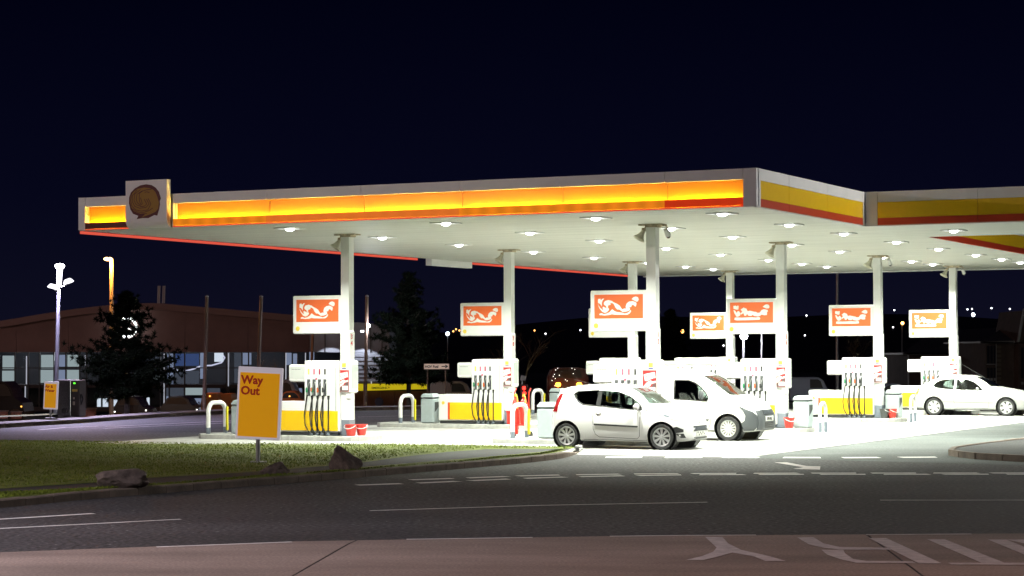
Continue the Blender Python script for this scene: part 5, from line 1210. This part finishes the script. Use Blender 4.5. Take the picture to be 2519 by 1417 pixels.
panes = [(4, 875, 36, 908, PANE), (3, 912, 35, 943, PANE), (99, 873, 133, 907, PANE), (98, 910, 130, 942, PANE), (143, 873, 162, 902, PANE2), (164, 873, 194, 902, PANE), (142, 910, 161, 940, PANE2), (163, 910, 192, 940, PANE),
         (4, 956, 42, 980, PANE), (-55, 875, -10, 943, PANE), (596, 868, 617, 897, PANE2), (700, 868, 716, 898, PANE2), (720, 870, 733, 897, PANE2), (760, 866, 772, 888, PANE2), (702, 955, 742, 985, PANE2), (410, 870, 425, 945, PANE2), (491, 868, 504, 932, PANE2), (526, 868, 548, 890, PBRT),
         (405, 952, 450, 975, PANE3), (455, 950, 500, 972, PANE), (508, 955, 540, 972, PANE3), (455, 980, 498, 1000, PANE2), (405, 975, 416, 1000, PANE2), (225, 905, 395, 912, PANE3), (340, 878, 390, 900, PANE3), (330, 915, 390, 935, PANE), (575, 868, 595, 942, PANE3), (430, 870, 488, 900, emat('lit_room_blue', (.10, .16, .40), .5)), (428, 912, 488, 944, PANE3), (237, 980, 246, 1002, PBRT), (251, 980, 264, 1002, PBRT), (273, 983, 293, 1002, PBRT), (310, 982, 335, 1000, PBRT), (355, 978, 366, 1002, PBRT)]
for x0, y0, x1, y1, m_ in panes: slab('lit_pane', [(x0, y1), (x1, y1), (x1, y0), (x0, y0)], .25, .3, m_)
b = MB(); P = LP(-220, 1003); Q = LP(838, 866); b.box(((P.x + Q.x) / 2, -.02, (P.z + Q.z) / 2), (Q.x - P.x, .03, Q.z - P.z)); b.build('glazing', glassmat('shop_glass', (.85, .88, .9), .6), t)
slab('yellow_notice', [(342, 1001), (349, 1001), (349, 991), (342, 991)], .1, .2, emat('yellow_lit', (.9, .7, .05), .8))
# staircase and curved light trail inside, round ring emblem
bb = MB(); [bb.tube([tuple(LP(420 + k_, 985, 2)), tuple(LP(500 + k_, 908, 2))], .035, 5) for k_ in (0, 10)]; bb.build('stair_rail', GALV, t)
bb = MB(); bb.tube([tuple(LP(x, y, 1.5)) for x, y in ((425, 905), (440, 912), (455, 913), (475, 908), (495, 900), (520, 899), (545, 892), (553, 880), (545, 869))], .05, 6); bb.build('curved_light', emat('curved_light', (.8, .78, 1.0), 1.0), t)
text('ew', .62, BT, t, tuple(LP(470, 998, -.02)), name='window_lettering')
bb = MB(); rc = LP(312, 806, -.5); R_ = 23 * Y / FPX
for k_ in range(22):
    a = k_ * 2 * math.pi / 22; bb.tube([tuple(rc + Vector((math.cos(a + s) * R_, 0, math.sin(a + s) * R_))) for s in (0, .12, .22)], .085, 6)
for k_ in range(3):
    a = math.pi / 2 + k_ * 2.094; bb.tube([tuple(rc), tuple(rc + Vector((math.cos(a) * R_, 0, math.sin(a) * R_)))], .03, 5)
bb.build('ring_emblem', emat('ring_light', (.95, 1.0, .98), 5), t)
for x in (388, 392, 400, 404): MB().cyl(tuple(LP(x, 746, 3)), tuple(LP(x + 1.5, 703, 3)), .05, n=8).build('flue', mat('pale_flue', (.55, .5, .5), .4), t)
# interior lamps of the showroom
for px in (60, 180, 480, 640):
    ld = bpy.data.lights.new('room_lamp', 'POINT'); ld.energy = 60; ld.color = (.85, .9, 1.0); ld.shadow_soft_size = .3; lo = obj('room_lamp', ld, t); lo.location = LP(px, 880, 3)
# ------------------------------------------------------------------ grey clad unit beside it
t = thing('clad_unit', 'grey profiled metal building behind the first column', 'building', at(880, 1000, -5)); O_ = t.location.copy(); 
GCL = mat('grey_cladding', (.26, .27, .31), .5, .2); Y = 135.0
slab('upper_wall', [(762, 866), (958, 868), (958, 800), (880, 793), (762, 800)], 0, 8, GCL)
for i in range(15):
    y_ = 868 + i * 5.0; slab('cladding_board', [(838, y_ + 4.6), (958 - i * .2, y_ + 4.6), (958 - i * .2, y_), (838, y_)], -.05 - .05 * (i % 2), 7.9, GCL)
for x in (800, 838, 912, 940): slab('wall_joint', [(x - 1, 866), (x + 1, 866), (x + 1, 800), (x - 1, 800)], -.12, 0, MUL)
for px_, py_, w_ in ((810, 812, 70), (891, 815, 90)):
    lp = LP(px_, py_, -1.0); w0 = MB().box(tuple(lp), (.2, .2, .12)).build('wall_lamp', emat('wall_lamp', (.9, .93, 1.0), 6), t)
    ld = bpy.data.lights.new('lamp', 'SPOT'); ld.energy = w_ * 5; ld.spot_size = math.radians(100); ld.color = (.85, .9, 1.0); lo = obj('lamp', ld, w0); lo.location = lp + Vector((0, -.1, -.15))
a = at(905, 801); 
ld = bpy.data.lights.new('lamp', 'POINT'); ld.energy = 500; ld.color = (.8, .85, 1.0); ld.shadow_soft_size = .2
t2 = thing('wall_flood', 'bright white lamp at the top of the brown pole by first column', 'street lamp', D(906, 801, 86.3)); MB().lathe([(0, -.1), (.07, -.06), (.09, 0), (.06, .06), (0, .08)], n=14).build('lens', emat('white_lens', (.92, .96, 1.0), 12), t2, smooth=50); MB().tube([(0, 0, .05), (-.03, .02, .12), (-.06, .02, .05)], .015, 5).build('bracket', GALV, t2)
lo = obj('lamp', ld, t2); lo.location = (.05, -.3, -.05)
# yellow emergency banner on dark hoarding
Y = 112.0
t = thing('hoarding', 'dark brown hoarding under a yellow emergency banner', 'hoarding', at(950, 1005)); O_ = t.location.copy()
for i, (x0, x1) in enumerate(((860, 900), (901, 935), (936, 970), (971, 1001), (1002, 1040), (1041, 1080))): slab('board', [(x0, 1008), (x1, 1008), (x1, 962), (x0, 962)], 0, .15, mat('hoarding_board', (.10, .055, .05), .8, noise=.3, nscale=1.5))
t = thing('emergency_banner', 'bright yellow emergency banner along the top of the hoarding', 'banner', at(950, 960)); O_ = t.location.copy()
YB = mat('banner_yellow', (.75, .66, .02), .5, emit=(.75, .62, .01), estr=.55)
slab('banner', [(876, 961), (894, 961), (894, 944), (876, 944)], -.2, -.1, YB); slab('banner', [(899, 961), (1052, 957), (1052, 944), (899, 944)], -.2, -.1, YB)
text('EMERGENCY', .17, BT, t, tuple(LP(914, 957, -.23)), bold=.003)
for x in (902, 914): slab('clip', [(x - 1, 944), (x + 1, 944), (x + 1, 938), (x - 1, 938)], -.2, -.12, emat('white_clip', (.9, .9, .9), .8))
t = thing('blue_drum', 'dark blue round drum leaning on the brown hoarding', 'drum', at(933, 1000, -1.2))
MB().lathe([(0, 0), (.2, 0), (.23, .03), (.23, .12), (.2, .15), (0, .15)], n=20, M=Matrix.Translation((0, 0, .25)) @ Matrix.Rotation(math.pi / 2, 4, 'X')).build('drum', mat('drum_blue', (.02, .04, .12), .5), t); MB().box((0, -.07, .0), (.3, .2, .06)).build('stand', DARK, t)
# ------------------------------------------------------------------ parked vehicles in the dark
def simple_vehicle(name, label, px0, px1, pyb, pyt, Yv, paint, cat, kind='van', rot=0.0, glass=True, lamps=None, group=None):
    a, c_ = D(px0, pyb, Yv), D(px1, pyb, Yv); L_ = c_.x - a.x; Hh = D(px0, pyt, Yv).z - a.z
    a.z = terrain(a.x, Yv); Hh = D(px0, pyt, Yv).z - a.z
    t = thing(name, label, cat, Vector(((a.x + c_.x) / 2, Yv, a.z)), rot, group)
    if kind == 'van': pr = [(-.5, .14), (-.5, .8), (-.48, .97), (-.42, 1), (.22, 1), (.34, .88), (.42, .62), (.49, .52), (.5, .2), (.48, .14)]
    elif kind == 'back': pr = [(-.5, .1), (-.5, .62), (-.44, .93), (-.36, 1), (.36, 1), (.44, .93), (.5, .62), (.5, .1)]
    else: pr = [(-.5, .2), (-.49, .55), (-.42, .64), (-.32, .92), (-.22, 1), (.06, 1), (.2, .86), (.28, .62), (.46, .5), (.5, .3), (.48, .16), (-.48, .16)]
    dp = 1.0 if kind != 'back' else .9
    b = MB(); b.prism([(x * L_, z * Hh) for x, z in pr], -dp, dp, FRONT); b.build('body', paint, t)
    if kind == 'back':
        b = MB(); b.prism([(-.34 * L_, .58 * Hh), (.34 * L_, .58 * Hh), (.30 * L_, .9 * Hh), (-.30 * L_, .9 * Hh)], dp, dp + .01, FRONT); glass and b.build('rear_window', TRIMB, t)
    elif glass:
        wq = [(.0, .6), (.33, .6), (.27, .86), (.2, .93), (.0, .93)] if kind == 'van' else [(-.36, .66), (.22, .66), (.14, .86), (.05, .94), (-.2, .94), (-.29, .86)]
        MB().prism([(x * L_, z * Hh) for x, z in wq], dp, dp + .01, FRONT).build('side_window', TRIMB, t)
    if kind != 'back':
        for x in (-.31, .31): MB().cyl((x * L_, -dp - .02, .17 * Hh + .02), (x * L_, -dp + .2, .17 * Hh + .02), .17 * Hh + .02, n=18).build('wheel', TYRE, t)
    else:
        for x in (-.38, .38): MB().box((x * L_, -.7, .08 * Hh), (.16 * L_, .3, .2 * Hh)).build('wheel', TYRE, t)
    for lx, lz, lm in (lamps or ()): MB().box((lx * L_, -dp - .02, lz * Hh), (.06, .03, .06)).build('lamp', lm, t)
    return t
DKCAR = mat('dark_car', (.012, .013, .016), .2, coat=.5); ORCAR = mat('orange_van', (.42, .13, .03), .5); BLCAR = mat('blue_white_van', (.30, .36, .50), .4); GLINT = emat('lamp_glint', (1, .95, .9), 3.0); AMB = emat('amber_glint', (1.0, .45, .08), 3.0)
simple_vehicle('parked_car', 'black car parked at the far left edge', -40, 72, 1016, 938, 96, DKCAR, 'car', 'car', lamps=((.44, .42, AMB), (.3, .2, GLINT)))
simple_vehicle('parked_car', 'dark car parked beneath the pine tree', 285, 378, 1020, 975, 96, DKCAR, 'car', 'car', lamps=((.4, .45, GLINT), (-.42, .4, GLINT)))
simple_vehicle('parked_car', 'dark car parked left of the first brown pole', 402, 500, 1020, 974, 98, mat('navy_car', (.03, .04, .06), .2, coat=.5), 'car', 'car', lamps=((.42, .4, GLINT),))
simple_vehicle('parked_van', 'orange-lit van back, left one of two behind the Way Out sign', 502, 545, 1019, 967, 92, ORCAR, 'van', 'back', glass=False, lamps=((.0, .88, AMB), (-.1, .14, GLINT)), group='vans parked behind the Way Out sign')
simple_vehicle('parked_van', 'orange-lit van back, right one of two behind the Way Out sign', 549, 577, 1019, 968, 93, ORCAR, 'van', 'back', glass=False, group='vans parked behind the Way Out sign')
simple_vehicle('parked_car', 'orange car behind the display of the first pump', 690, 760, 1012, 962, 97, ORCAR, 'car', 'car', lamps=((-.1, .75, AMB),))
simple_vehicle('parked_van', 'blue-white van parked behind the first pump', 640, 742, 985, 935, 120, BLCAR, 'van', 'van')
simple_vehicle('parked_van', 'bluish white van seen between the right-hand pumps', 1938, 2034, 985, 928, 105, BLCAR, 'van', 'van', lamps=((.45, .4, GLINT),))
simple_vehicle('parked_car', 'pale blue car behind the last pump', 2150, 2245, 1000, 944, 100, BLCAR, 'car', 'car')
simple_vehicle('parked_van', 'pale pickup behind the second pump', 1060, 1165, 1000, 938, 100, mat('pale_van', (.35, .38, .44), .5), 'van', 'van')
# low brick walls
BRICK = mat('brick', (.22, .075, .035), .85, noise=.35, nscale=6, bump=.4, bscale=20)
for i, (x0, x1, yt_, yb_, lab) in enumerate(((-20, 18, 1010, 1030, 'low brick wall at the far left edge'), (28, 52, 1012, 1030, 'short dark brick pier left of the Air & Water sign'), (200, 236, 1005, 1025, 'low brick wall right of the air machine'))):
    a, c_ = D(x0, yb_, 84), D(x1, yt_, 84); t = thing('brick_wall', lab, 'wall', Vector(((a.x + c_.x) / 2, 84, a.z)), 0)
    w_, h_ = c_.x - a.x, c_.z - a.z; nr = 4
    for r_ in range(nr):
        nb = max(2, int(w_ / .21)); 
        for k_ in range(nb): o = MB().box((-w_ / 2 + (k_ + .5) * w_ / nb, (.01 if (r_ + k_) % 2 else 0), h_ * (r_ + .5) / (nr + .6)), (w_ / nb - .012, .22, h_ / (nr + .6) - .012)).build('brick', BRICK, t)
    MB().box((0, 0, h_ * .95), (w_ + .06, .28, h_ * .09)).build('coping', KERBM, t)
# recovery truck with amber lamps, red signal
Y = 100.0
a = D(1397, 1000, Y); t = thing('recovery_truck', 'dark red truck facing the camera with two amber lamps', 'truck', a); O_ = a.copy()
TR = mat('truck_red', (.05, .006, .006), .4)
slab('cab', [(1346, 1000), (1448, 1000), (1448, 930), (1440, 908), (1425, 904), (1368, 904), (1354, 910), (1346, 930)], 0, 2.2, TR)
slab('windscreen', [(1362, 930), (1432, 930), (1426, 909), (1368, 909)], -.03, 0, TRIMB)
slab('flat_bed', [(1350, 985), (1520, 985), (1520, 945), (1350, 945)], 2.2, 7, DKCAR)
for x in (1373, 1425): MB().lathe([(0, -.12), (.10, -.08), (.13, 0), (.10, .08), (0, .1)], n=14, M=Matrix.Translation(tuple(LP(x, 946, -.12)))).build('amber_lamp', emat('amber_beam', (1.0, .42, .03), 9.0), t)
bb = None
for x, y_ in ((1361, 926), (1367, 910), (1372, 906), (1364, 921), (1376, 923), (1391, 934), (1407, 906), (1414, 909), (1410, 919), (1365, 949), (1358, 936), (1366, 931), (1435, 950), (1395, 937)): MB().lathe([(0, -.024), (.02, 0), (0, .024)], n=8, M=Matrix.Translation(tuple(LP(x, y_, -.08)))).build('marker_lamp', GLINT, t)
ld = bpy.data.lights.new('lamp', 'POINT'); ld.energy = 12; ld.color = (1, .3, .03); lo = obj('lamp', ld, t); lo.location = LP(1398, 948, -1.5)
Y = 92.0
t = thing('signal_post', 'post with three red lamps in a column by the second column', 'signal', D(1289, 1010, Y)); O_ = t.location.copy()
slab('post', [(1283, 1010), (1286, 1010), (1286, 930), (1283, 930)], 0, .06, GALV); slab('backing', [(1279, 992), (1299, 992), (1299, 945), (1279, 945)], -.05, 0, DARK); slab('sign_head', [(1279, 936), (1293, 936), (1295, 925), (1282, 923)], -.05, .05, GALV)
for x, y_ in ((1289, 955), (1290, 967.5), (1290, 983)): MB().lathe([(0, -.09), (.06, -.06), (.08, 0), (.06, .06), (0, .09)], n=12, M=Matrix.Translation(tuple(LP(x, y_, -.1)))).build('red_lamp', emat('red_signal', (1.0, .03, .02), 5.0), t)
# ------------------------------------------------------------------ dark brick buildings at the right
Y = 118.0
BRK2 = mat('dark_brick', (.05, .032, .026), .9, noise=.35, nscale=2.5); ROOF = mat('slate', (.03, .03, .033), .7, noise=.3, nscale=2); SOFF = mat('grey_fascia', (.20, .20, .20), .6); GLZ = mat('dark_glazing', (.012, .014, .02), .08)
t = thing('brick_office', 'dark brick office with grey eaves and a To Let notice', 'building', at(2330, 1010)); O_ = t.location.copy()
slab('wall', [(2234, 1010), (2425, 1010), (2425, 873), (2234, 873)], 0, 8, BRK2)
slab('eaves', [(2224, 873), (2428, 874), (2428, 869), (2224, 868)], -.7, 8, SOFF)
P0, P1, P2, P3 = LP(2222, 868, -.7), LP(2560, 868, -.7), LP(2560, 800, 7), LP(2292, 815, 7)
bb = MB(); bb.add([P0, P1, P2, P3, P0 - Vector((0, 0, .1)), P1 - Vector((0, 0, .1)), P2 - Vector((0, -.0, .1)), P3 - Vector((0, 0, .1))], [(0, 1, 2, 3), (7, 6, 5, 4), (0, 4, 5, 1), (3, 7, 4, 0), (1, 5, 6, 2), (2, 6, 7, 3)]); bb.build('roof', ROOF, t)
text('TO LET', .30, mat('faint_text', (.2, .2, .2), .6), t, tuple(LP(2391, 913, -.05))); slab('downpipe', [(2233, 1005), (2236, 1005), (2236, 872), (2233, 872)], -.1, 0, SOFF)
Y = 104.0
t = thing('gabled_office', 'dark brick building with a steep pointed gable at the right edge', 'building', at(2470, 1010)); O_ = t.location.copy()
slab('wall', [(2425, 1010), (2640, 1010), (2640, 843), (2425, 843)], 0, 9, BRK2)
slab('eaves', [(2413, 844), (2492, 843), (2492, 838), (2413, 840)], -.5, 9, SOFF)
slab('bay', [(2494, 1010), (2600, 1010), (2600, 845), (2494, 845)], -1.0, 0, BRK2)
slab('gable', [(2490, 842), (2504, 765), (2560, 842)], -1.1, 4, BRK2)
slab('bargeboard', [(2487, 842), (2503, 760), (2507, 764), (2492, 842)], -1.3, -1.11, SOFF); slab('bargeboard', [(2507, 764), (2503, 760), (2562, 842), (2557, 842)], -1.3, -1.11, SOFF)
P0, P1, P2, P3 = LP(2412, 840, -.5), LP(2494, 840, -.5), LP(2494, 800, 5), LP(2480, 798, 5)
bb = MB(); bb.add([P0, P1, P2, P3, P0 - Vector((0, 0, .1)), P1 - Vector((0, 0, .1)), P2 - Vector((0, 0, .1)), P3 - Vector((0, 0, .1))], [(0, 1, 2, 3), (7, 6, 5, 4), (0, 4, 5, 1), (3, 7, 4, 0), (1, 5, 6, 2), (2, 6, 7, 3)]); bb.build('roof', ROOF, t)
for x in (2428, 2436, 2444): 
    w_ = slab('window', [(x, 895), (x + 6, 895), (x + 6, 850), (x, 850)], -.05, .02, GLZ); slab('sill', [(x - 1, 897), (x + 7, 897), (x + 7, 895), (x - 1, 895)], -.1, .02, SOFF, w_)
    w_ = slab('window', [(x, 945), (x + 6, 945), (x + 6, 905), (x, 905)], -.05, .02, GLZ); slab('sill', [(x, 936), (x + 5, 936), (x + 5, 930), (x, 930)], -.12, -.06, SOFF, w_)
for x in (2500, 2508, 2516): slab('window', [(x, 930), (x + 5, 930), (x + 5, 855), (x, 855)], -1.06, -1.0, GLZ); slab('vent_block', [(x, 945), (x + 5, 945), (x + 5, 939), (x, 939)], -1.08, -1.0, SOFF)
for i in range(14): slab('quoin', [(2452, 1000 - i * 11), (2462, 1000 - i * 11), (2462, 993 - i * 11), (2452, 993 - i * 11)], -.08, 0, mat('quoin', (.09, .07, .05), .9))
slab('downpipe', [(2449, 1005), (2450.6, 1005), (2450.6, 843), (2449, 843)], -.12, -.01, SOFF)
# ------------------------------------------------------------------ far lamps
def far_lamp(name, label, px, py, Yv, color, s, r, pole_to=None, group=None, watt=0):
    p_ = D(px, py, Yv); t = thing(name, label, 'street lamp', p_, 0, group); k_ = 'far_%s_%d_%d' % (name, int(s), int(color[2] * 100))
    MB().lathe([(0, -r), (r * .7, -r * .7), (r, 0), (r * .7, r * .7), (0, r)], n=10).build('lens', emat(k_, color, s), t, smooth=60)
    q_ = D(px, pole_to, Yv) if pole_to else D(px, py + 8, Yv)
    MB().cyl((0, r * 1.2, r), (q_ - p_) + Vector((0, r * 1.2, 0)), r * .3, n=6).build('post', mat('far_post', (.12, .12, .13), .6), t)
    if watt:
        ld = bpy.data.lights.new('lamp', 'POINT'); ld.energy = watt; ld.color = color; ld.shadow_soft_size = r; lo = obj('lamp', ld, t); lo.location = (0, -r * 2, 0)
W_, O__ = (.92, .94, 1.0), (1.0, .42, .10)
far_lamp('flood_lamp', 'dazzling white floodlight between the two nearest right-hand boards', 1830, 827, 150, W_, 30, .28, 960, watt=1500)
far_lamp('lamp_standard', 'orange lamp glowing beside the small dark pine', 1677, 815, 150, O__, 12, .16, 900)
far_lamp('lamp_standard', 'orange lamp glowing left of the last board', 2220, 795, 170, O__, 10, .14, 870)
far_lamp('lamp_standard', 'white lamp on a thin post right of the second pine tree', 1101, 821, 130, (.75, .88, 1.0), 10, .12, 900)
far_lamp('lamp_standard', 'white lamp standing above the roof of the brick offices', 2394, 774, 260, W_, 10, .24, 782)
p_ = D(2060, 665, 105); q_ = D(2060, 960, 105); t = thing('mast', 'plain grey mast behind the third right-hand board', 'mast', q_); MB().cyl((0, 0, 0), p_ - q_, .10, .07, n=10).build('shaft', GALV, t, smooth=40); MB().lathe([(.07, 0), (.075, .03), (0, .06)], n=10, M=Matrix.Translation(p_ - q_)).build('cap', GALV, t)
p_ = D(1874, 760, 150); q_ = D(1874, 900, 150); t = thing('mast', 'thin pale mast right of the dazzling floodlight', 'mast', q_); MB().cyl((0, 0, 0), p_ - q_, .07, .05, n=8).build('shaft', GALV, t, smooth=40); MB().lathe([(.05, 0), (.055, .03), (0, .06)], n=8, M=Matrix.Translation(p_ - q_)).build('cap', GALV, t)
HL = [(1315, 813, 1, 'just right of the second column'), (1342, 821, 0, 'left of the nearest board, the dimmer of two'), (1428, 812, 0, 'touching the left edge of the nearest board'), (1984, 776, 0, 'left of the third right-hand board'),
      (2200, 763, 0, 'between the last two boards, the highest there'), (2380, 761, 0, 'right of the last column, leftmost of a close pair'), (2391, 760, 0, 'right of the last column, rightmost of a close pair'), (2439, 758, 0, 'above the eaves of the gabled office'),
      (2484, 760, 0, 'left of the pointed gable'), (1115, 815, 1, 'left of the second board, leftmost of three'), (1122, 810, 1, 'left of the second board, highest of three'), (1130, 813, 1, 'touching the lower left corner of the second board'),
      (1150, 822, 0, 'under the second board'), (1780, 850, 0, 'left of the dazzling floodlight'), (2197, 805, 0, 'between the last two boards, below an orange lamp'), (1980, 825, 0, 'below and left of the third right-hand board')]
for px, py, cc, wh in HL:
    far_lamp('distant_lamp', ('tiny white hillside lamp ', 'tiny orange hillside lamp ')[cc] + wh, px, py, 400, (W_, O__)[cc], 5, .16, None, 'lamps on the far hillside')
# ================================================================== STONES ON THE VERGE
ROCK = mat('boulder', (.125, .095, .08), .9, noise=.5, nscale=7, bump=1.0, bscale=14)
def boulder(label, px, py, dims, seed, shape):
    rr = random.Random(seed); p_ = G(px, py, kz); t = bmesh.new(); bmesh.ops.create_icosphere(t, subdivisions=4, radius=1)
    cuts = [(Vector((rr.gauss(0, 1), rr.gauss(0, 1), rr.gauss(.2, .7))).normalized(), rr.uniform(.55, .85)) for _ in range(11)]
    from mathutils import noise as mn
    for v in t.verts:
        for n_, d_ in cuts:
            e_ = v.co.dot(n_) - d_
            if e_ > 0: v.co -= n_ * e_
        v.co += v.co.normalized() * (mn.noise(v.co * 3.1 + Vector((seed, 0, 0))) * .10 + mn.noise(v.co * 8 + Vector((0, seed, 0))) * .045)
        x, y, z = v.co; x, y, z = shape(x, y, z); v.co = (x * dims[0] / 2 * (1.0 if z > 0 else 1.06), y * dims[1] / 2, max(-.06, z * dims[2] * .62 + dims[2] * .30))
    me = bpy.data.meshes.new('boulder'); t.to_mesh(me); t.free(); me.materials.append(ROCK); shade(me, 24)
    o = obj('boulder', me); o.location = (p_.x, p_.y, kz); tag(o, label, 'boulder', 'boulders on the verge'); return o
boulder('wide flat-topped boulder, leftmost of the three on the verge', 290, 1199, (.90, .56, .36), 4, lambda x, y, z: (x + .12 * z, y, min(z, .75 + .12 * x)))
boulder('small low boulder below the Way Out sign', 678, 1166, (.54, .40, .24), 9, lambda x, y, z: (x, y, z))
boulder('pointed boulder, rightmost of the three on the verge', 852, 1155, (.60, .40, .44), 14, lambda x, y, z: (x - .28 * max(0, z), y, z * (1.15 - .35 * x)))
